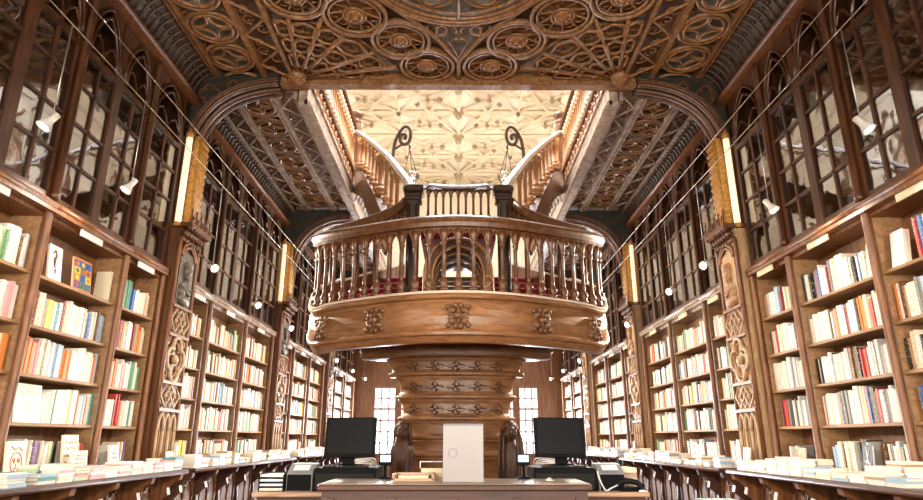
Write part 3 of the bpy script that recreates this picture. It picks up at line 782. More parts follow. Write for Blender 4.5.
# drum column
CX,CYc,SQ=-.025,8.2,.3
colp=[(1.2,2.75),(1.24,2.5),(1.29,2.46),(1.26,2.42),(1.28,2.38),(1.25,2.36),(1.06,2.35)]
m=MB(); m.lathe([(.5,2.35)]+[(r,z) for r,z in reversed(colp)],(CX,CYc,0),64,sy=SQ); m.build('column_capital_disc',W_GOLD,st)
bands=[(2.355,2.125,.90,.84,.87),(2.125,1.835,.76,.735,.76),(1.835,1.57,.71,.69,.73),(1.57,1.34,.65,.63,.66),(1.34,1.13,.64,.62,.65),(1.13,.6,.63,.62,.65),(.6,.0,.66,.66,.7)]
for bi,(zt,zb,r0,r1,rl) in enumerate(bands):
    h=zt-zb
    m=MB(); m.lathe([(rl*.9,zb),(rl+.0,zb),(rl+.03,zb+.025),(rl+.02,zb+.05),(r1,zb+.065),(r1-.005,zb+h*.4),(r0-.01,zb+h*.75),(r0,zt-.035),(r0+.03,zt-.02),(r0+.03,zt),(r0*.9,zt)],(CX,CYc,0),64,sy=SQ)
    o=m.build('column_band',W_GOLD,st)
    if bi<3:
        for k in range(-4,5):
            g=MB(); xo_=k*.27
            if abs(xo_)>(r0+r1)/2*.93: continue
            rr=(r0+r1)/2; zc=zb+h*.52
            def f(u,v):
                x=max(-.995,min(.995,(xo_+u)/rr)); return (CX+x*(rr+.012+v*.1),CYc-SQ*(rr+.012+v*.1)*math.sqrt(1-x*x)-.01,zc+v)
            for q in range(4):
                qa=q*PI/2
                strokes(g,[[(cos(qa)*.0+cos(qa+d_)*e*(1.35 if q%2==0 else .9),sin(qa+d_)*e*.8) for d_,e in [(a_,b_*.85) for a_,b_ in ((0,.01),(.45,.05),(.3,.085),(0,.1),(-.3,.085),(-.45,.05))]]],f,.007,4)
                p=f(cos(qa+PI/4)*.05,sin(qa+PI/4)*.045); g.ball(p,.014,.014,.014,6)
            g.ball(f(0,0),.02,.02,.02,8)
            g.build('carved_rosette',W_BALC,o)
# ------------------------------------------------------------------ side bookcases, cabinets, pilasters, counters
BAYS=[(2.73,4.23),(4.23,5.73),(5.73,7.23),(7.23,8.2),(8.95,9.92),(9.92,11.68),(11.68,13.43),(14.3,15.25),(15.25,17.0),(17.0,18.75),(19.65,20.6),(20.6,22.4),(22.4,24.3)]
BNAME=['behind the viewpoint end','cut by the picture edge','widest one nearest the viewer','narrow one beside the first carved pilaster','first one past the first carved pilaster','second one past the first carved pilaster','third one past the first carved pilaster','first one past the second carved pilaster','second one past the second carved pilaster','third one past the second carved pilaster','first one past the third carved pilaster','second one past the third carved pilaster','last one by the far windows']
SH=[1.50,1.95,2.41,2.90]
CZ=.99
XF=4.12
for s in (-1,1):
    for bi,(ya,yb) in enumerate(BAYS):
        b=thing('bookcase','open wooden bookcase on the %s wall, %s'%(SIDE[s],BNAME[bi]),'bookcase',(s*4.3,(ya+yb)/2,CZ),'wall bookcases')
        MB().box(s*4.42,s*4.45,ya,yb,CZ,3.6).build('back_panel',W_BACK,b)
        for y in (ya,yb): 
            m=MB(); m.box(s*XF,s*4.42,y-.02 if y==yb else y,y if y==yb else y+.02,CZ,3.46); m.build('side_panel',W_SHELF,b)
        for z in SH: MB().bbox(s*(XF-.01),s*4.42,ya+.02,yb-.02,z-.035,z,.006).build('shelf',W_SHELF,b)
        m=MB(); m.box(s*(XF-.02),s*4.42,ya,yb,3.46,3.5); m.box(s*4.0,s*4.42,ya,yb,3.5,3.54); m.tube([(s*4.02,ya,3.57),(s*4.02,yb,3.57)],.035,6); m.box(s*4.03,s*4.45,ya,yb,3.54,3.62); m.build('cornice',W_POST if bi<4 else W_GALR,b)
        m=MB(); y=(ya+yb)/2+.05*s; m.box(s*4.03,s*4.05,y-.2,y+.2,3.43,3.5); m.build('sign_plate',CREAM if s>0 else PAPER,b,'blank cream sign plate')
        m=MB(); m.lathe([(.06,0),(.06,.06),(.045,.09),(.045,.2),(.04,.22),(.04,2.56),(.05,2.62)],(s*4.07,ya,CZ),10); m.build('post',W_POST,b)
        if bi in (3,6,9,12):
            m=MB(); m.lathe([(.06,0),(.06,.06),(.045,.09),(.045,.2),(.04,.22),(.04,2.56),(.05,2.62)],(s*4.07,yb,CZ),10); m.build('post',W_POST,b)
        # glazed cabinet above
        c=thing('glazed_cabinet','glazed cabinet high on the %s wall, %s'%(SIDE[s],BNAME[bi]),'cabinet',(s*4.3,(ya+yb)/2,3.62),'glazed upper cabinets')
        m=MB(); m.box(s*4.42,s*4.45,ya,yb,3.62,6.3); m.box(s*4.14,s*4.42,ya,ya+.02,3.62,6.3); m.box(s*4.14,s*4.42,yb-.02,yb,3.62,6.3); m.box(s*4.14,s*4.42,ya,yb,6.26,6.3); m.build('carcass',W_DARK,c)
        m=MB()
        for z in (4.06,4.92,5.6): MB().box(s*4.2,s*4.42,ya+.02,yb-.02,z-.02,z).build('inner_shelf',W_BACK,c)
        MB().lathe([(.05,.02),(.05,.08),(.04,.1),(.04,2.5),(.055,2.55),(.04,2.62)],(s*4.05,ya,3.62),10).build('colonette',W_DARK,c)
        nd=2 if yb-ya>1.2 else 1
        for k in range(nd):
            y0=ya+(yb-ya)*k/nd; y1=ya+(yb-ya)*(k+1)/nd
            d=MB(); X=4.11
            for y in (y0+.035,y1-.035): d.box(s*(X-.03),s*(X+.03),y-.035,y+.035,3.62,6.24)
            d.box(s*(X-.025),s*(X+.02),y0,y1,3.62,3.70)
            a=pointed(y0+.07,y1-.07,5.55,6.2,7)
            top=a+[(y1-.07,6.25),(y0+.07,6.25)]
            d.prism(top,lambda u,v,w:(w,u,v),s*(X-.012),s*(X+.012))
            strokes(d,[a,[(u,v-.0) for u,v in pointed(y0+.12,y1-.12,5.5,6.08,7)]],lambda u,v:(s*(X-.03),u,v),.022,5)
            d.box(s*(X-.03),s*(X+.025),y0+.07,y1-.07,5.40,5.46)
            ym=(y0+y1)/2
            strokes(d,[pointed(y0+.09,ym,5.46,5.75,5),pointed(ym,y1-.09,5.46,5.75,5)],lambda u,v:(s*(X-.02),u,v),.016,4)
            dr=d.build('glazed_door',W_DARK,c)
            g=MB(); g.box(s*X,s*(X+.004),y0+.07,y1-.07,3.7,5.46); g.build('pane',GLASS,dr)
            g=MB(); g.box(s*(X-.02),s*(X+.02),ym-.017,ym+.017,3.7,5.44)
            for q in range(1,4): z=3.7+.44*q; g.box(s*(X-.018),s*(X+.018),y0+.07,y1-.07,z-.017,z+.017); g.ball((s*(X-.022),ym,z),.025,.025,.025,6)
            g.build('muntins',W_DARK if bi<4 else W_BALC,dr)
# pilasters
PY=[(8.27,8.88),(13.52,14.18),(18.87,19.53)]
for s in (-1,1):
    for pi,(ya,yb) in enumerate(PY):
        p=thing('carved_pilaster','tall carved wooden pilaster with portrait medallion on the %s, %s of three'%(SIDE[s],('nearest','middle','farthest')[pi]),'pilaster',(s*4.2,(ya+yb)/2,0),'carved pilasters')
        X=3.95; f=lambda u,v:(s*(X-.01),ya+(yb-ya)*u,v); h=lambda u,v:(s*(X-.025),ya+(yb-ya)*u,v)
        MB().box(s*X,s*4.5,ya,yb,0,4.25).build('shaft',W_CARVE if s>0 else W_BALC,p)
        m=MB()
        for y in (ya,yb): m.tube([(s*(X-.01),y,.99),(s*(X-.01),y,4.1)],.03,6)
        for z in (1.72,2.08,2.72,3.12): m.box(s*(X-.05),s*X,ya,yb,z-.02,z+.02)
        m.build('panel_frame',W_POST,p)
        m=MB(); strokes(m,[pointed(.08+.28*k,.36+.28*k,1.45,1.68,6) for k in range(3)]+[[(.08+.28*k,.99),(.08+.28*k,1.48)] for k in range(4)],h,.024,6)
        strokes(m,[[(.16+.28*k,1.0),(.16+.28*k,1.42),(.22+.28*k,1.58),(.28+.28*k,1.42),(.28+.28*k,1.0)] for k in range(3)],f,.012,4)
        m.build('lancet_tracery',W_CARVE,p)
        for (z0,z1) in ((1.76,2.05),(2.76,3.09)):
            m=MB(); zm=(z0+z1)/2
            strokes(m,[[(.05+.45*k,zm),(.275+.45*k,z1),(.5+.45*k,zm),(.275+.45*k,z0),(.05+.45*k,zm)] for k in range(2)]+[[(.5,z1),(.275,zm),(.5,z0),(.725,zm),(.5,z1)]],h,.017,4)
            for k in range(2): m.ball(h(.275+.45*k,zm),.025,.04,.04,8)
            m.build('diamond_tracery',W_CARVE,p)
        m=MB(); q=[(.5+(a)*.43/.3,2.4+b) for a,b in quatrefoil(0,0,.3,8,4,0,.48)]
        m.tube([h(u,v) for u,v in q],.03,6,True); m.tube([f(.5+(u-.5)*.78,2.4+(v-2.4)*.78) for u,v in q],.016,5,True)
        m.ball(h(.5,2.4),.04,.09,.07,8)
        for (a,b) in ((.12,2.15),(.88,2.15),(.12,2.65),(.88,2.65)): strokes(m,[spiral(a,b,.12,.02,0,1.2,10)],f,.013,4); 
        m.build('quatrefoil_tracery',W_CARVE,p)
        # medallion: relief bust in a niche
        md=MB(); md.box(s*(X-.02),s*X,ya+.08,yb-.08,3.18,3.92); 
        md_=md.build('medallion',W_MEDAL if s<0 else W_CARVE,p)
        r=MB(); yc=(ya+yb)/2
        r.ball((s*(X-.03),yc,3.66),.07,.085,.11,12); r.ball((s*(X-.06),yc-.02,3.64),.04,.025,.03,6); r.ball((s*(X-.03),yc,3.74),.075,.1,.06,10); r.ball((s*(X-.05),yc-.01,3.57),.05,.06,.06,8)
        r.ball((s*(X-.02),yc,3.36),.07,.19,.15,12); r.ball((s*(X-.02),yc,3.24),.07,.2,.09,10); r.tube([(s*(X-.05),yc-.14,3.42),(s*(X-.1),yc,3.3),(s*(X-.05),yc+.12,3.42)],.025,6); r.ball((s*(X-.03),yc,3.5),.05,.06,.08,8)
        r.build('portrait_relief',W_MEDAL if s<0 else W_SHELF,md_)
        m=MB(); strokes(m,[pointed(.1,.9,3.85,4.08,6),pointed(.16,.84,3.84,4.02,6)],h,.022,5)
        m.build('niche_arch',W_POST,p)
        m=MB()
        for k in range(7):
            u=.04+.92*k/6
            for (dz,dx,r_) in ((0,.0,.05),(.08,.05,.055),(.17,.1,.06)): m.ball((s*(X-.02-dx),ya+(yb-ya)*u,4.08+dz),r_,r_,r_*.9,6)
        m.box(s*(X-.17),s*4.3,ya-.05,yb+.05,4.24,4.3)
        m.build('leaf_capital',W_BALC,p)
        m=MB(); m.bbox(s*3.88,s*4.3,ya+.1,yb-.3,4.3,5.75,.03)
        for k in range(4):
            y=ya+.12+(yb-ya-.44)*k/3; m.tube([(s*3.88,y,4.32),(s*3.88,y,5.7)],.03,6)
            for j in range(12): m.ball((s*3.865,y+.03,4.4+.11*j),.025,.03,.035,5)
        m.build('gilded_shaft',GILT,p,'gilded carved upper shaft')
        t=thing('tube_lamp','tall glowing white tube lamp on the gilded shaft of the %s %s pilaster'%(('nearest','middle','farthest')[pi],SIDE[s]),'lamp',(s*3.86,ya+.04,4.3),'tube wall lamps')
        MB().lathe([(.02,0),(.045,.01),(.045,1.33),(.02,1.34)],(s*4.0,ya-.03,4.3),12).build('tube',TUBEM,t)
        MB().lathe([(.03,0),(.06,.03),(.055,.06)],(s*4.0,ya-.03,4.24),10).build('lower_cap',GILT,t); m=MB(); m.lathe([(.055,0),(.055,.06),(.03,.1),(.01,.16)],(s*4.0,ya-.03,5.64),10); m.tube([(s*4.0,ya-.03,5.68),(s*4.05,ya+.12,5.6)],.015,5); m.build('upper_cap',GILT,t)
        m=MB()
        for k in range(5): strokes(m,[spiral(ya-.02+.16*k,4.38,.06,.015,-PI/2,1.1,9)],lambda u,v:(s*3.80,u,v),.012,4); m.tube([(s*3.8,ya-.05+.16*k,4.3),(s*3.8,ya-.05+.16*k,4.46)],.01,4); m.ball((s*3.8,ya-.05+.16*k,4.48),.018,.018,.025,6)
        m.build('cresting',W_BALC,p)
# counters
CN=[(2.8,8.12,'near'),(8.35,13.45,'middle'),(13.75,18.8,'far'),(19.1,24.3,'farthest')]
for s in (-1,1):
    for ci,(ya,yb,nm) in enumerate(CN):
        c=thing('wall_counter','long dark wooden counter under the bookcases, %s stretch on the %s'%(nm,SIDE[s]),'counter',(s*3.75,(ya+yb)/2,0),'wall counters')
        m=MB(); m.bbox(s*3.36,s*4.45,ya,yb,.945,CZ,.008); m.tube([(s*3.37,ya,.955),(s*3.37,yb,.955)],.022,6); m.build('worktop',W_COUNT,c)
        m=MB(); m.box(s*3.72,s*4.4,ya+.05,yb-.05,0,.945); m.build('base',W_COUNT if ci else W_BALC,c)
        n=int((yb-ya)/.75); w=(yb-ya-.1)/n
        for k in range(n):
            y=ya+.05+w*k
            m=MB(); m.box(s*3.69,s*3.72,y+.07,y+w-.07,.1,.88); strokes(m,[pointed(y+.14,y+w/2-.02,.6,.82,5),pointed(y+w/2+.02,y+w-.14,.6,.82,5),[(y+.14,.2),(y+.14,.62)],[(y+w-.14,.2),(y+w-.14,.62)],[(y+w/2,.2),(y+w/2,.62)],['c']+circ(y+w/2,.79,.05,10)],lambda u,v:(s*3.685,u,v),.018,5)
            m.build('carved_panel',W_BALC,c)
        for k in range(n+1):
            y=ya+.05+w*k; y=min(max(y,ya+.06),yb-.06)
            m=MB(); m.prism([(s*3.72,.94),(s*3.40,.94),(s*3.42,.87),(s*3.5,.84),(s*3.56,.78),(s*3.54,.7),(s*3.6,.66),(s*3.66,.6),(s*3.64,.4),(s*3.72,.1)],lambda u,v,w_:(u,w_,v),y-.04,y+.04); m.build('bracket',W_POST if ci==0 else W_COUNT,c)
# ------------------------------------------------------------------ books
COLS={'white':'#f1eee6','cream':'#eadfc2','ivory':'#f3ead2','red':'#c04a41','dark red':'#8a3635','orange':'#e08a45','yellow':'#ecd06a','green':'#5f9a66','pale green':'#b9d2ab','teal':'#4f9a9b','blue':'#4a6fae','pale blue':'#a9c4da','navy':'#23304f','purple':'#836496','pink':'#eaabb2','brown':'#6d4a30','tan':'#b8946a','black':'#1d1c1e','grey':'#8b8a88','pale grey':'#c9c7c3'}
PL=['white']*10+['cream']*4+['ivory']*3+['red']*2+['orange']*2+['yellow','green','pale green','teal','blue','pale blue','purple','pink','brown','tan','pale grey','dark red']
PR=['white']*8+['cream']*3+['ivory']*2+['black']*3+['grey']*2+['pale grey']*2+['red']*2+['navy','tan','brown','pale blue','orange','dark red','blue']
PF=['white']*12+['ivory']*4+['cream']*3+['pale grey']*2+['tan','red','pale blue','green','orange','navy','brown','yellow','black']
SPECS=[]
def spec(**k): SPECS.append(k)
ROWN=['on the lowest shelf','on the second shelf up','on the third shelf up','on the top shelf']
BSHORT=['unseen','edge-cut','widest','narrow','pilaster-side','mid','last mid']
rows=[]
def row(s,ya,yb,z,hmin,hmax,pal,rowid,xf=None,p_lean=.06,fill=1.0,tmin=.018,tmax=.045,face=()):
    y=ya; xf=xf or XF; items=[]; rnd=random.Random(hash(rowid)%99991 if not isinstance(rowid,tuple) else sum((i+1)*ord(ch) for i,ch in enumerate(str(rowid))))
    run=None
    while y<yb-.05:
        blk=[f for f in face if f[0]-.01<=y<f[1]]
        if blk: y=blk[0][1]; continue
        nxt=[f[0] for f in face if f[0]>y]; lim=min(nxt+[yb])
        t=rnd.uniform(tmin,tmax)
        if rnd.random()<.08: t*=1.5
        if y+t>lim-.004:
            if lim==yb: break
            y=lim; continue
        if rnd.random()>fill: y+=t; continue
        h=rnd.uniform(hmin,hmax); 
        if run and rnd.random()<.6: h=run[1]+rnd.uniform(-.008,.008)
        c=run[0] if run and rnd.random()<.32 else rnd.choice(pal); run=(c,h)
        h=min(h,.405)
        items.append(dict(kind='stand',s=s,y=y+t/2,z=z,t=t-.0015,h=h,d=rnd.uniform(.16,.2),x=xf+.03+rnd.uniform(0,.03),c=c,row=rowid,lean=0))
        y+=t
    SPECS.extend(items); rows.append((rowid,items)); return items
PALS={-1:PL,1:PR}
FACES={(-1,2,3):[(5.78,5.82),(6.02,7.2)],(-1,2,0):[(5.93,6.32)]}
for s in (-1,1):
    for bi,(ya,yb) in enumerate(BAYS):
        for ri,z in enumerate(SH):
            pal=PALS[s] if bi<4 else PF
            fc_=[]
            if s==-1 and bi==2 and ri==3: fc_=[(5.9,7.12)]
            if s==-1 and bi==2 and ri==0: fc_=[(5.92,6.34)]
            if s==1 and bi==1 and ri==3: fc_=[(5.3,5.68)]
            if s==1 and bi==2 and ri==3: fc_=[(5.78,6.02)]
            hm=(.285,.365) if ri<3 else (.28,.39)
            row(s,ya+.03,yb-.03,z,hm[0],hm[1],pal,(SIDE[s],bi,ri),face=fc_)
        # standing row on the counter
        row(s,ya+.05,yb-.08,CZ,.27,.36,PALS[s] if bi<4 else PF,(SIDE[s],bi,'counter'),fill=.93 if bi!=3 else .5,xf=4.1,face=[(5.75,5.99),(6.62,6.95)] if (s==-1 and bi==2) else ([(6.3,6.45)] if s==1 and bi==2 else ([(7.4,7.75)] if bi==3 else [])))
# stacks lying on the counters
stacks=0
def stack(s,x,y,n,pal,key,rnd,w=.16,l=.22):
    z=CZ; its=[]
    c0=rnd.choice(pal)
    for k in range(n):
        t=rnd.uniform(.016,.032); c=c0 if rnd.random()<.55 else rnd.choice(pal)
        its.append(dict(kind='lie',s=s,y=y+rnd.uniform(-.01,.01),x=x+rnd.uniform(-.008,.008),z=z,t=t,w=w,l=l,c=c,rz=rnd.choice((0,PI))+rnd.uniform(-.06,.06),key=key,k=k,n=n)); z+=t+.0006
    SPECS.extend(its)
rnd=random.Random(5)
SPL=['white','cream','pink','teal','green','pale blue','pale grey','grey','pale green','pink','pale blue']
SPR=['white']*5+['ivory','cream','cream','tan','pale grey','pale blue','tan']
for s in (-1,1):
    for ci,(ya,yb,nm) in enumerate(CN):
        y=ya+.2; k=0
        if ci==0: y=5.08
        while y<yb-.12:
            pal=(SPL if s<0 else SPR) if ci==0 else SPR
            n=rnd.randint(3,6) if s<0 and ci==0 else rnd.randint(3,7)
            if ci==0 and s<0 and y>7.2: n+=1
            stack(s,3.5,y,n,pal,(SIDE[s],nm,'front',k),rnd)
            stack(s,3.7,y+.03,max(1,n-rnd.randint(0,2)),pal,(SIDE[s],nm,'second',k),rnd)
            y+=.25+(.12 if rnd.random()<.2 else 0); k+=1
# face-out display books
def face(s,y,z,w,h,c,desc,art,x=None,tilt=.12,t=.02):
    SPECS.append(dict(kind='face',s=s,y=y,z=z,t=t,w=w,h=h,c=c,x=x or XF+.04,tilt=tilt,desc=desc,art=art))
face(-1,6.12,2.9,.2,.37,'white','white book with a small brown seahorse drawing, face out on the top shelf, left bookcase','squiggle')
face(-1,6.6,2.9,.33,.36,'orange','patchwork coloured picture book standing face out on the top shelf, left bookcase','patch')
face(-1,6.13,1.5,.38,.36,'ivory','large pale square book face out on the lowest shelf, left bookcase','lines')
face(-1,5.86,CZ,.25,.34,'cream','cream picture book with reddish drawing, face out at the left picture edge','face',x=3.98)
face(-1,6.78,CZ,.28,.24,'cream','cream book with scribbled lettering, lower of two face out on the left counter','text',x=3.95)
face(-1,6.80,CZ,.26,.40,'cream','taller cream book standing behind the scribbled one on the left counter','text',x=4.06)
face(-1,7.55,CZ,.2,.29,'white','white book with reddish title, face out beside the post on the left counter','title',x=4.0)
face(-1,8.55,CZ,.17,.2,'ivory','small pale booklet face out before the left carved pilaster','lines',x=3.8)
face(1,5.5,2.9,.17,.34,'white','thick white book face out on the top shelf by the right picture edge','lines',t=.06)
face(1,5.9,2.9,.16,.36,'cream','cream book face out on the top shelf beside the right front post','lines')
face(1,7.58,CZ,.2,.26,'tan','tan photo book face out on the right counter in the narrow bay','patch2',x=4.02)
face(1,6.38,CZ,.15,.3,'navy','dark blue book with white lines, face out on the right counter','strokes',x=4.05)
face(1,8.5,CZ,.17,.25,'pale grey','small grey picture book face out before the right carved pilaster','strokes',x=3.8)

TH=math.atan(189/612.)
def pix(x,y,z):
    z=z-1.35; yc=y*cos(TH)+z*sin(TH); zc=-y*sin(TH)+z*cos(TH)
    return 461.5+612*(x-.0055*y)/yc, 250-612*zc/yc
for q in SPECS:
    px,py=pix(q['s']*q['x'],q['y'],q['z']+.12)
    vis=-14<px<937 and -10<py<508
    if q['kind']=='stand': a=q['t']*q['h']*(abs(q['x'])/math.hypot(q['x'],q['y']))/q['y']**2
    elif q['kind']=='lie': a=.6*q['t']*q['l']/q['y']**2*(1.4 if q['key'][2]=='front' else .5)
    else: a=9
    q['a']=a if vis else 0
order=sorted(SPECS,key=lambda q:-q['a'])
IND=order[:300]; REST=order[300:]
for q in IND: q['ind']=True
# unit meshes: x depth (spine at -x), y thickness, z height, origin at base centre
def book_mesh():
    m=MB(); m.box(-.5,-.46,-.5,.5,0,1); m.box(-.47,.5,-.5,-.42,0,1); m.box(-.47,.5,.42,.5,0,1); m.box(-.47,.48,-.42,.42,.012,.985,1)
    return m.mesh('book',[COVER,PAGES])
BK=book_mesh()
def lying_mesh():
    m=MB(); m.box(-.5,-.47,-.5,.5,0,1); m.box(-.48,.5,-.5,.5,0,.09); m.box(-.48,.5,-.5,.5,.91,1); m.box(-.48,.485,-.485,.485,.09,.91,1)
    return m.mesh('book_lying',[COVER,PAGES])
BL=lying_mesh()
rowpos={}
for rid,items in rows:
    it=[q for q in items if q['a']>0]
    it.sort(key=lambda q:q['y'] if q['s']<0 else -q['y'])
    for i,q in enumerate(it): rowpos[id(q)]=i+1
SIZEW={}
def blabel(q):
    n=rowpos.get(id(q),1); side,bi,ri=q['row']
    thick='slim' if q['t']<.026 else ('thick' if q['t']>.042 else 'upright')
    where={1:'edge bay',2:'widest bay',3:'narrow bay',4:'bay past pilaster',5:'second past pilaster',6:'third past pilaster'}.get(bi,'far bay')
    if ri=='counter': return '%s %s book, %s from left, standing on %s counter, %s'%(thick,q['c'],ordn(n),side,where)
    return '%s %s book, %s from left %s, %s %s'%(thick,q['c'],ordn(n),['on lowest shelf','on second shelf up','on third shelf up','on top shelf'][ri],side,where)
art_mats={}
for q in IND:
    s=q['s']
    if q['kind']=='stand':
        o=bpy.data.objects.new('book',BK); COL.objects.link(o)
        o.location=(s*(q['x']+q['d']/2),q['y'],q['z']+.0005); o.scale=(q['d'],q['t'],q['h']); o.rotation_euler=(0,0,0 if s>0 else PI)
        o.color=lin(COLS[q['c']]); bi=q['row'][1]
        tag(o,blabel(q),'book','books on the %s %s'%(SIDE[s],'counter' if q['row'][2]=='counter' else 'shelves'))
    elif q['kind']=='lie':
        o=bpy.data.objects.new('book',BL); COL.objects.link(o)
        o.location=(s*q['x'],q['y'],q['z']+.0005); o.scale=(q['w'],q['l'],q['t']); o.rotation_euler=(0,0,q['rz'])
        o.color=lin(COLS[q['c']]); sd,nm,fr,k=q['key']
        pos='top' if q['k']==q['n']-1 else ('bottom' if q['k']==0 else ordn(q['n']-q['k'])+' from top')
        vis_k=k+1
        tag(o,'%s book lying flat, %s of %s-row stack, %s along %s %s counter'%(q['c'],pos,fr,ordn(vis_k),nm,sd),'book','stacked books on the %s counters'%sd)
    else:
        t=thing('book',q['desc'],'book',(s*q['x'],q['y'],q['z']),'face-out books on display')
        m=MB(); m.box(-q['t']/2,q['t']/2,-q['w']/2,q['w']/2,0,q['h'],1); m.box(-q['t']/2-.002,-q['t']/2+.001,-q['w']/2-.002,q['w']/2+.002,0,q['h']+.003,0); m.box(q['t']/2-.001,q['t']/2+.002,-q['w']/2-.002,q['w']/2+.002,0,q['h']+.003,0)
        key=q['c']
        if key not in art_mats: art_mats[key]=plain('%s display cover'%key,COLS[key],.45)
        ORG[t.name]=Vector((0,0,0)); o=m.build('cover',[art_mats[key],PAGES],t)
        a=MB(); xx=-q['t']/2-.004; w,h=q['w'],q['h']; f=lambda u,v:(xx,u*w,v*h); r2=random.Random(3)
        mats=[BROWNINK]
        if q['art']=='squiggle':
            a.tube([f(u,v) for u,v in spiral(.02,.28,.1,.02,PI/2,1.2,12)]+[],.004,5); a.tube([f(*p) for p in ((.02,.36),(.1,.45),(.1,.6),(-.02,.7),(-.02,.82),(.08,.86),(.16,.8),(.26,.76))],[.004,.012,.018,.014,.009,.014,.01,.004],6)
            for k in range(4): a.tube([f(.1,.48+.06*k),f(.2,.5+.06*k)],.003,4)
        elif q['art'] in ('patch','patch2'):
            cc=['#2f569b','#c8402f','#e6c245','#3f7d4a','#d9772a','#6a477f'] if q['art']=='patch' else ['#d8c08a','#b98d55','#8f6a40','#e7d7b0']
            mats=[plain('patch %s %d'%(q['art'],i),c,.5) for i,c in enumerate(cc)]
            for i in range(4):
                for j in range(3):
                    if q['art']=='patch2' and j==0: continue
                    a.box(xx-.001,xx+.001,(-.46+.92*j/3)*w,(-.46+.92*(j+1)/3)*w,(.06+.22*i)*h,(.06+.22*(i+1))*h,(i*2+j*3+i*j)%len(cc))
                    if q['art']=='patch': a.ball((xx-.001,(-.46+.92*(j+.5)/3)*w,(.17+.22*i)*h),.002,.05*w*2,.04*h*2,8,(i+j*2+3)%len(cc))
        elif q['art']=='lines':
            mats=[plain('faint cover print','#cdbfa6',.6)]
            for v in (.8,.74,.5): a.box(xx-.0005,xx+.001,-.25*w,.25*w,v*h,(v+.02)*h)
            strokes(a,[['c']+circ(0,.35,.12,14)],f,.002,4)
        elif q['art']=='face':
            mats=[REDINK]
            strokes(a,[['c']+circ(0,.45,.3,18,ry=.27),spiral(-.12,.5,.08,.02,0,1.2,9),spiral(.12,.5,.08,.02,0,1.2,9),arc(0,.36,.14,PI*1.1,PI*1.9,6),[(-.3,.75),(-.1,.85),(.1,.78),(.3,.88)],[(-.35,.1),(0,.14),(.35,.08)],[(0,.42),(.05,.3),(-.05,.3)]],f,.004,5)
        elif q['art']=='text':
            mats=[plain('ochre ink','#a98a45',.7)]
            for i in range(5):
                L=[(-.38+.76*k/14,.14+.17*i+r2.uniform(-.045,.045)) for k in range(15)]; strokes(a,[L],f,.0035,4)
        elif q['art']=='title':
            mats=[REDINK]
            for v in (.68,.5): strokes(a,[[(-.3+.6*k/10,v+.04*(k%2)) for k in range(11)]],f,.004,4)
            a.box(xx-.0005,xx+.001,-.2*w,.2*w,.25*h,.27*h)
        else:
            mats=[plain('white cover strokes','#e2e4e8',.5)]
            strokes(a,[[(-.4,.1),(0,.6),(.1,.95)],[(.4,.05),(.05,.5),(-.2,.9)],[(-.3,.4),(.3,.5)],[(-.1,.05),(.35,.3)]],f,.006,4)
        a.build('cover_picture',mats,o)
        t.rotation_euler=(0,q['tilt'],0 if s>0 else PI)
# every remaining book as one object
m=MB(); cols=[]
for q in REST:
    if q['kind']=='face': continue
    s=q['s']
    if q['kind']=='stand': b=(s*q['x'],s*(q['x']+q['d']),q['y']-q['t']/2,q['y']+q['t']/2,q['z'],q['z']+q['h'])
    else: b=(s*(q['x']-q['w']/2),s*(q['x']+q['w']/2),q['y']-q['l']/2,q['y']+q['l']/2,q['z'],q['z']+q['t'])
    m.box(*b); c=lin(COLS[q['c']]); cols+=[c]*6
    if q['kind']=='lie' and random.random()<.6:
        for i in (2,3,4,5): cols[-6+i]=lin('#efe7d6')
ob=m.build('shelved_books',COVERA)
at_=ob.data.color_attributes.new('cover_colour','FLOAT_COLOR','CORNER')
buf=[]
for p,c in zip(ob.data.polygons,cols): buf+=list(c)*len(p.vertices)
at_.data.foreach_set('color',buf)
tag(ob,'countless smaller books filling the farther shelves and counters','books',None,'stuff')
# cards, folders and old books kept behind the cabinet glass
r3=random.Random(21); ncard=0
CARDM=[plain('aged card','#c9ac7c',.8),plain('pale card','#e3d9c4',.8),plain('brown board','#8d6a45',.8),plain('grey blue card','#7b8288',.8)]
CN_=['aged tan','pale','brown','grey-blue']
CM=[]
for i in range(4):
    c_=MB(); c_.bbox(-.012,.012,-.5,.5,0,1,.004); CM.append(c_.mesh('picture_card',CARDM[i]))
for s in (-1,1):
    for bi in (1,2,3):
        ya,yb=BAYS[bi]; nd=2 if bi<3 else 1
        for k in range(nd):
            y0=ya+(yb-ya)*k/nd+.12; w=(yb-ya)/nd-.2
            for zi,z in enumerate((3.63,4.06,4.92)):
                for j in range(2):
                    i=r3.randrange(4); ww=r3.uniform(.17,.26); hh=r3.uniform(.26,.36) if zi!=1 else r3.uniform(.3,.55)
                    o=bpy.data.objects.new('picture_card',CM[i]); COL.objects.link(o)
                    o.location=(s*(4.3+.05*j),y0+w*(.27+.5*j),z+.004); o.scale=(1,ww,hh); o.rotation_euler=(0,s*r3.uniform(.05,.18),0)
                    tag(o,'%s card leaning behind glass, %s level, door %s, %s cabinet in %s'%(CN_[i],('lowest','second','third')[zi],('near','far')[k],SIDE[s],{1:'edge bay',2:'widest bay',3:'narrow bay'}[bi])+(' front' if j==0 else ' rear'),'card','cards behind the cabinet glass')
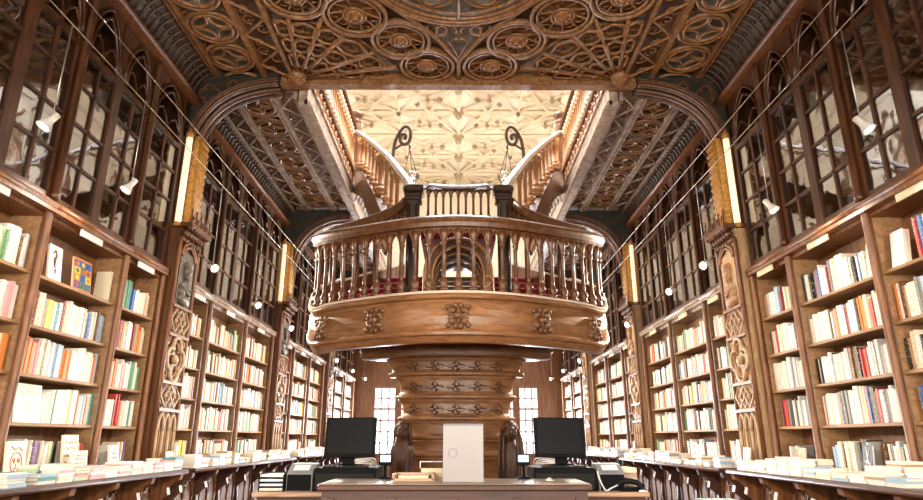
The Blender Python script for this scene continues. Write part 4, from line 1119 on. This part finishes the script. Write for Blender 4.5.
# ------------------------------------------------------------------ desk area
D=thing('service_desk','mahogany service desk at the bottom centre carrying the white sign','desk',(-.02,4.4,0))
MB().box(-.86,.82,4.14,4.62,0,1.04).build('body',W_DESK,D)
MB().bbox(-.885,.845,4.10,4.66,1.04,1.075,.006).build('edge_board',W_DESK,D)
MB().box(-.875,.835,4.112,4.65,1.075,1.080).build('desk_top',W_DESKTOP,D,'greyish polished desk top')
m=MB(); m.box(-.8,.76,4.128,4.14,.12,.2); 
for k in range(5): m.box(-.8+.39*k-.02,-.8+.39*k+.02,4.12,4.14,.2,1.0)
m.build('front_moulding',W_DESK,D)
sg=thing('sign_panel','blank white acrylic sign standing upright on the service desk','sign',(.035,4.3,1.08))
MB().bbox(-.1,.17,4.296,4.306,1.081,1.44,.002).build('panel',SIGNM,sg)
MB().box(-.1,.17,4.292,4.309,1.44,1.449).build('top_edge',GREYP,sg,'grey top edge strip')
m=MB(); f=lambda u,v:(u,4.2955,v); m.tube([f(*p) for p in circ(-.035,1.26,.03,20)],.0014,4,True); m.tube([f(*p) for p in circ(-.035,1.26,.022,20)],.001,4,True)
m.build('faint_ring_print',SIGNG,sg)
MB().box(-.1,.17,4.27,4.34,1.080,1.0825).build('foot',SIGNM,sg)
# trays and papers left of the sign
t=thing('document_tray','beige wooden document tray lying on the desk left of the sign','tray',(-.3,4.5,1.08))
MB().box(-.44,-.16,4.36,4.6,1.0805,1.09).build('tray_base',W_TABLE,t)
m=MB()
for b in ((-.44,-.425,4.36,4.6),(-.175,-.16,4.36,4.6),(-.44,-.16,4.36,4.375),(-.44,-.16,4.585,4.6)): m.box(*b,1.09,1.098 if b[3]==4.375 else 1.125)
m.build('tray_rim',W_TABLE,t)
tag(MB().box(-.4,-.2,4.39,4.57,1.0905,1.112).build('paper_pad',CREAM),'cream paper pad lying inside the beige tray','paper pad')
bx=thing('card_box','clear lidded box of cream cards behind the tray on the desk','box',(-.2,4.63,1.08))
MB().box(-.26,-.11,4.61,4.655,1.081,1.15).build('card_stack',CREAM,bx)
m=MB(); 
for (a,b) in (((-.27,1.15),(-.27,1.195)),((-.27,1.195),(-.1,1.195)),((-.1,1.195),(-.1,1.15))): m.tube([(a[0],4.63,a[1]),(b[0],4.63,b[1])],.004,5)
m.box(-.27,-.1,4.63,4.632,1.15,1.195,1); m.build('lid_panel',[WHITEP,GLASS2],bx)
tag(MB().lathe([(.03,0),(.03,.004),(.012,.012),(.012,.02)],(.62,4.4,1.0805),12).build('call_bell',CHROME),'small round metal bell at the right end of the desk top','bell')
# back tables
def back_table(x0,x1,lab):
    t=thing('side_table',lab,'table',((x0+x1)/2,5.1,0))
    MB().bbox(x0,x1,4.84,5.5,.94,.975,.006).build('table_top',W_TABLE,t)
    MB().box(x0+.03,x1-.03,4.9,5.46,.84,.939).build('apron',W_DESK,t)
    for x in (x0+.06,x1-.06):
        for y in (4.93,5.42): MB().lathe([(.025,0),(.03,.05),(.028,.6),(.035,.7),(.035,.84)],(x,y,0),10).build('leg',W_DESK,t)
    MB().box(x0+.06,x1-.06,4.95,5.4,.3,.33).build('lower_shelf',W_DESK,t)
back_table(-1.52,-.62,'light-topped side table behind the desk on the left, under the printer')
back_table(.58,1.42,'light-topped side table behind the desk on the right, under the telephone')
# tills
for s,xc in ((-1,-.855),(1,.81)):
    w='left' if s<0 else 'right'
    d=thing('cash_drawer','black cash drawer under the %s monitor'%w,'cash drawer',(xc,5.15,.975))
    m=MB(); m.bbox(xc-.235,xc+.235,4.92,5.38,.9755,1.14,.006); m.build('case',BLACK,d)
    MB().box(xc-.22,xc+.22,4.915,4.92,.99,1.10).build('drawer_front',BLACK2,d)
    MB().lathe([(.012,0),(.012,.006)],(xc,0,0),10).build('lock',CHROME,d) if False else None
    mo=thing('monitor','black touch-screen monitor on the %s, turned off, above a cash drawer'%w,'monitor',(xc,5.15,1.14))
    M=Matrix.Translation((xc+.015*s*-1,5.02,1.362))@Matrix.Rotation(math.radians(-9),4,'X')@Matrix.Rotation(math.radians(4*s),4,'Z')
    q=MB(); q.obox(M,.395,.035,.3); q.obox(M@Matrix.Translation((0,.03,0)),.3,.04,.22); q.build('monitor_case',BLACK,mo)
    q=MB(); q.obox(M@Matrix.Translation((0,-.0185,.008)),.355,.002,.262); q.build('screen',SCREEN,mo,'dark glossy screen')
    q=MB(); q.bbox(xc-.09,xc+.09,5.04,5.22,1.1405,1.165,.008); q.box(xc-.05,xc+.05,5.06,5.14,1.16,1.3); q.build('stand',BLACK,mo)
    q=MB(); q.box(xc-.17,xc+.17,4.925,5.02,1.1405,1.15)
    for k in range(3):
        for j in range(12): q.box(xc-.165+.0275*j,xc-.142+.0275*j,4.93+.028*k,4.953+.028*k,1.15,1.155)
    tag(q.build('keyboard',BLACK2),'slim dark keyboard lying on the %s cash drawer'%w,'keyboard')
    q=MB()
    for k in range(4): 
        r=random.Random(k+10*s); q.tube([(p.x,p.y,p.z) for p in smooth([(xc+s*-.2,5.2,1.15),(xc-s*(.1+.03*k),5.06,1.17+.012*k),(xc-s*r.uniform(-.02,.08),5.08,1.16+.01*k),(xc+s*.02,5.18,1.155)],5)],.005,5)
    tag(q.build('cable',WHITEP),'tangle of pale cables under the %s monitor'%w,'cable')
    pt=thing('card_terminal','small lit card terminal on a stalk beside the %s monitor'%w,'card terminal',(s*.5-.03,4.75,1.08))
    x=-.515 if s<0 else .465
    q=MB(); q.lathe([(.05,0),(.05,.01),(.014,.02),(.012,.1)],(x,4.62,1.081),12); q.build('stalk',BLACK2,pt)
    q=MB(); q.bbox(x-.045,x+.045,4.6,4.635,1.17,1.245,.006); q.build('terminal_case',BLACK,pt)
    q=MB(); q.box(x-.036,x+.036,4.597,4.6,1.195,1.24); q.build('display',LCD,pt,'bright bluish display')
    px_=-1.19 if s<0 else 1.16
    pr=thing('receipt_printer','%s receipt printer beside the %s monitor'%('black-fronted grey' if s<0 else 'grey slant-topped',w),'printer',(px_,5.0,.975))
    q=MB(); q.prism([(4.9,.976),(4.9,1.1),(5.02,1.165),(5.16,1.17),(5.16,.976)],lambda u,v,w_:(w_,u,v),px_-.095,px_+.095); q.build('printer_case',GREYP,pr)
    q=MB(); q.box(px_-.09,px_+.09,4.895,4.9,.98,1.095); q.build('front_panel',BLACK,pr,'black front panel')
    q=MB(); q.obox(Matrix.Translation((px_,4.965,1.141))@Matrix.Rotation(math.radians(28.5),4,'X'),.12,.07,.003); q.build('paper_slot',PAPER,pr,'white paper strip')
ph=thing('telephone','black desk telephone handset on the right side table','telephone',(1.28,4.93,.975))
m=MB(); m.bbox(1.2,1.36,4.88,5.02,.9755,1.005,.01); m.build('base',BLACK,ph)
m=MB(); m.tube([(p.x,p.y,p.z) for p in smooth([(1.2,4.9,1.02),(1.23,4.9,1.045),(1.29,4.9,1.05),(1.35,4.9,1.035),(1.38,4.9,1.0)],4)],[.03]*3+[.022]*11+[.03]*3,8); m.build('handset',BLACK2,ph)
m=MB(); m.tube([(p.x,p.y,p.z) for p in smooth([(1.2,4.9,1.02),(1.14,4.87,1.0),(1.1,4.87,.985),(1.06,4.87,1.06),(1.05,4.89,1.12)],6)],.006,5); m.build('cord',WHITEP,ph)
# stationery trays left of the printer
for k in range(4):
    m=MB(); z=.976+.032*k; m.box(-1.5,-1.31,4.92,5.2,z,z+.004); m.box(-1.5,-1.495,4.92,5.2,z,z+.03); m.box(-1.315,-1.31,4.92,5.2,z,z+.03); m.box(-1.5,-1.31,5.195,5.2,z,z+.03)
    m.box(-1.49,-1.32,4.925,5.19,z+.005,z+.02,1)
    tag(m.build('letter_tray',[BLACK2,PAPER]),'black letter tray of papers left of the printer, %s of four'%('lowest','second from bottom','third from bottom','topmost')[k],'tray','stacked letter trays')
# crates of papers right, beside the counter end
for k in range(4):
    m=MB(); z=.976+.04*k; m.box(1.27,1.41,5.12,5.4,z,z+.036)
    tag(m.build('catalogue',[CREAM if k%2 else W_TABLE]),'%s catalogue in the pile behind the telephone, %s'%(('tan','cream')[k%2],('lowest','second up','third up','topmost')[k]),'catalogue','catalogue pile')
# low book trolley at lower right
tr=thing('book_stand','low dark pedestal stand in front of the right counter','stand',(2.22,5.6,0))
MB().box(2.02,2.42,5.42,5.82,0,.03).build('base',W_COUNT,tr); MB().lathe([(.1,.03),(.05,.08),(.05,.6),(.12,.66)],(2.22,5.62,0),12).build('stem',W_COUNT,tr); MB().bbox(2.02,2.42,5.45,5.8,.66,.69,.006).build('table_top',W_COUNT,tr)
for k,(c,lb) in enumerate((('white','white book lowest in the pile on the low stand at lower right'),('ivory','cream book second in the pile on the low stand at lower right'),('white','white book third in the pile on the low stand at lower right'),('pink','pale pink book fourth in the pile on the low stand at lower right'),('teal','teal-covered book topmost of the pile on the low stand at lower right'))):
    o=bpy.data.objects.new('book',BL); COL.objects.link(o); o.location=(2.22,5.62,.6905+.0335*k); o.scale=(.2,.3,.033); o.rotation_euler=(0,0,PI/2+.04*(k%2)); o.color=lin(COLS[c]); tag(o,lb,'book','books on the low stand')
# ------------------------------------------------------------------ carved herms at the column
for s in (-1,1):
    xc=-.64 if s<0 else .60; yc=7.42
    h=thing('carved_statue','dark carved wooden statue of a %s against the %s of the column'%(('bearded old man','hooded figure')[s>0],SIDE[s]),'statue',(xc,yc,0))
    m=MB(); N=26; n=28
    prof=[(.20,0),(.20,.12),(.15,.14),(.15,.4),(.155,.7),(.165,.95),(.175,1.1),(.17,1.2),(.15,1.27),(.10,1.33),(.06,1.37)]
    vs=[];fs=[]
    for i,(r,z) in enumerate(prof):
        for k in range(n):
            a=2*PI*k/n; rr=r*.78*(1+(.10*sin(7*a+z*2)+.05*sin(13*a)) * (1 if .14<z<1.3 else 0))
            vs.append((xc+cos(a)*rr,yc+sin(a)*rr*.8,z))
    for i in range(len(prof)-1):
        for k in range(n): fs.append((i*n+k,i*n+(k+1)%n,(i+1)*n+(k+1)%n,(i+1)*n+k))
    fs+=[tuple(range(n-1,-1,-1)),tuple((len(prof)-1)*n+k for k in range(n))]
    m.add(vs,fs,0,True)
    m.ball((xc,yc-.03,1.42),.075,.085,.11,14)                        # head
    m.ball((xc,yc-.115,1.415),.02,.03,.036,8); m.ball((xc-.028,yc-.105,1.445),.015,.012,.008,6); m.ball((xc+.028,yc-.105,1.445),.015,.012,.008,6)
    m.tube([(xc-.05,yc-.10,1.462),(xc,yc-.115,1.452),(xc+.05,yc-.10,1.462)],.009,5); m.ball((xc,yc-.108,1.378),.022,.012,.007,6)
    for e in (-1,1): m.ball((xc+e*.045,yc-.085,1.40),.025,.02,.025,8)
    m.build('body',W_STAT,h)
    m=MB()
    for k in range(11):
        a=PI*(.12+.76*k/10); m.tube([(xc+cos(a)*.05,yc-.03+sin(a)*.05,1.53),(xc+cos(a)*.085,yc-.03+sin(a)*.06,1.46),(xc+cos(a)*.095,yc-.0+sin(a)*.06,1.34),(xc+cos(a)*.11,yc+.01+sin(a)*.06,1.18)],[.02,.026,.024,.01],6)
    m.ball((xc,yc-.01,1.49),.08,.08,.06,12); m.build('hair',W_STAT,h)
    m=MB()
    if s<0:
        for k in range(9): u=-1+k/4; m.tube([(xc+u*.055,yc-.09,1.375),(xc+u*.06,yc-.12,1.28),(xc+u*.04,yc-.15,1.15),(xc+u*.03+.01*sin(k*3),yc-.15,1.0)],[.016,.022,.02,.006],6)
        m.build('beard',W_STAT,h)
    else:
        for k in (0,1,5,6): u=-1+k/3; m.tube([(xc+u*.09,yc-.06,1.5-.04*abs(u)),(xc+u*.12,yc-.1,1.35),(xc+u*.14,yc-.14,1.1),(xc+u*.12,yc-.14,.6)],[.014,.02,.022,.014],6)
        m.build('drapery',W_STAT,h)
# ------------------------------------------------------------------ iron scroll brackets on the flights
for s in (-1,1):
    h=thing('lamp_bracket','wrought iron scroll bracket with hanging glass lantern, rising from the %s upper stair rail'%SIDE[s],'lamp bracket',(s*1.2,9.6,6.0),'scroll brackets')
    k=.0166; X=lambda px:s*(px-458)*.0161; Z=lambda py:6.0+(157-py)*.0176
    m=MB(); P=[(528,160),(527.5,150),(526,140),(522,131),(517,125),(512.5,125),(510,130),(510,137),(512.5,142.5),(516.5,144),(520,141.5),(521,137),(519,133),(516,133),(515,136.5),(516.5,138.5)]
    m.tube([(p.x,p.y,p.z) for p in smooth([(X(a),9.6,Z(b)) for a,b in P],5)],.03,7); m.tube([(X(526),9.6,Z(149)),(X(520),9.6,Z(145)),(X(512),9.6,Z(143)),(X(510),9.6,Z(147)),(X(511),9.6,Z(149))],.02,6)
    m.build('scroll',IRON,h)
    m=MB()
    for (a,b) in ((509,502),(511,507),(513,514)): m.tube([(X(510.5),9.6,Z(149)),(X(b),9.6-.1*(b-507)/7,Z(175))],.007,4)
    m.build('hanger_wire',IRON,h)
    m=MB(); m.lathe([(.02,-.16),(.08,-.14),(.13,-.05),(.14,.02),(.125,.02),(.115,-.05),(.07,-.12)],(X(507.5),9.6,Z(177)),14); m.build('glass_bowl',GLASS2,h)
# ------------------------------------------------------------------ wires and spotlights
for s in (-1,1):
    for (x,z,nm) in ((3.5,4.95,'lower'),(3.5,5.3,'upper')):
        tag(MB().tube([(s*x,-3.9,z),(s*x,8.0,z-.01),(s*x,16,z),(s*x,24.9,z)],.006,5).build('lamp_wire',STEEL),'thin %s wire stretched along the %s side for the spotlights'%(nm,SIDE[s]),'wire','lamp wires')
SPY={-1:[1.6,3.1,4.7,6.05,8.4,10.4,12.6,15.0,17.6,20.4,23.2],1:[1.6,3.1,4.72,6.4,8.3,9.77,12.4,15.0,17.6,20.4,23.2]}  # first two on each wire are added out of view for near shelves
SPZ={-1:[4.3,4.2,3.95,3.93,3.68,3.57,3.55,3.5,3.5,3.5,3.5],1:[4.3,4.2,3.95,3.85,3.7,3.67,3.6,3.5,3.5,3.5,3.5]}
for s in (-1,1):
    for i,(y,z) in enumerate(zip(SPY[s],SPZ[s])):
        x=s*3.5
        sp=thing('spotlight','small pale spotlight hung by rods from the %s wire, %s'%(SIDE[s],ordn(i-1)+' visible from the near end' if i>1 else ('added unseen, nearest the front wall','added unseen, just ahead of the viewpoint')[i]),'spotlight',(x,y,z),'wire spotlights')
        m=MB(); m.tube([(x,y+.02,4.95),(x+s*.0,y+.02,z+.08)],.006,5); m.tube([(x-.03,y+.02,z+.02),(x,y+.02,z+.09),(x+.03,y+.02,z+.02)],.006,5); m.build('hanger',STEEL,sp)
        tgt=Vector((-s*4.1,y+4.4,1.7)) if i<2 else (Vector((s*4.1,y-.5,2.6)) if i<4 else Vector((-s*2.6,y-3.4,1.3)))
        if s<0 and i==4: tgt=Vector((-1.25,7.0,2.6))
        dr=(tgt-Vector((x,y,z))).normalized(); R=dr.to_track_quat('Z','Y').to_matrix().to_4x4(); R.translation=Vector((x,y,z))
        def xf(mb):
            mb.v=[tuple(R@Vector(p)) for p in mb.v]; return mb
        xf(MB().lathe([(.012,-.1),(.03,-.09),(.03,-.02),(.032,0),(.062,.07),(.064,.08),(.05,.075),(.028,.02)],n=14)).build('shade',CHROME,sp)
        xf(MB().lathe([(.028,.03),(.045,.055),(.02,.066)],n=12)).build('bulb',LAMPM,sp)
        e=(680,680,50,50)[i] if i<4 else (450 if i<8 else 820)
        lamp('spotlight_beam','SPOT',Vector((x,y,z))+dr*.1,e,'#fff0dc',.04,Vector((x,y,z))+dr*3,math.radians(48 if i<2 else 115),blend=.9)
# ------------------------------------------------------------------ light
lamp('skylight_light','AREA',(0,11.3,ZU+.25),1700,'#e9f1ff',4.4,(0,11.3,0),sy=7)
for s in (-1,1):
    lamp('added_ceiling_fill','AREA',(s*3.4,19.5,7.6),185,'#fff0da',1.0,(s*1.5,20,12),sy=8)  # unseen uplight added to brighten the plaster ceiling
    lamp('added_gallery_fill','AREA',(s*3.9,11.0,9.5),230,'#ffe0b0',.8,(s*1.0,11,7.2),sy=5)  # unseen warm light added to turn the gallery balusters golden
    lamp('added_front_fill','AREA',(s*2.3,Y0+.1,2.7),520,'#fff0dc',2.5,(s*1.2,7,5.8),sy=3.4)  # front fill, added at the unseen windows
    lamp('far_window_light','AREA',(s*2.8,Y1-.15,2.1),420,'#eef4ff',.9,(s*2.4,10,1.5),sy=2.5)
w=bpy.data.worlds.new('world'); S.world=w; w.use_nodes=True
w.node_tree.nodes['Background'].inputs[0].default_value=lin('#dfe6f0'); w.node_tree.nodes['Background'].inputs[1].default_value=.3
# ------------------------------------------------------------------ camera and view
cd=bpy.data.cameras.new('camera'); cam=bpy.data.objects.new('camera',cd); COL.objects.link(cam)
cam.location=(0,0,1.35); cam.rotation_euler=(PI/2+TH,0,-.0055)
cd.sensor_fit='HORIZONTAL'; cd.sensor_width=36; cd.lens=612/923*36; cd.clip_start=.05; cd.clip_end=200
S.camera=cam
S.view_settings.view_transform='Standard'; S.view_settings.look='None'; S.view_settings.gamma=1; S.view_settings.use_curve_mapping=False
S.view_settings.exposure=0.52
S.cycles.use_denoising=True
S.cycles.max_bounces=7; S.cycles.diffuse_bounces=4; S.cycles.glossy_bounces=4; S.cycles.transparent_max_bounces=12; S.cycles.sample_clamp_indirect=6
S.cycles.caustics_reflective=False; S.cycles.caustics_refractive=False
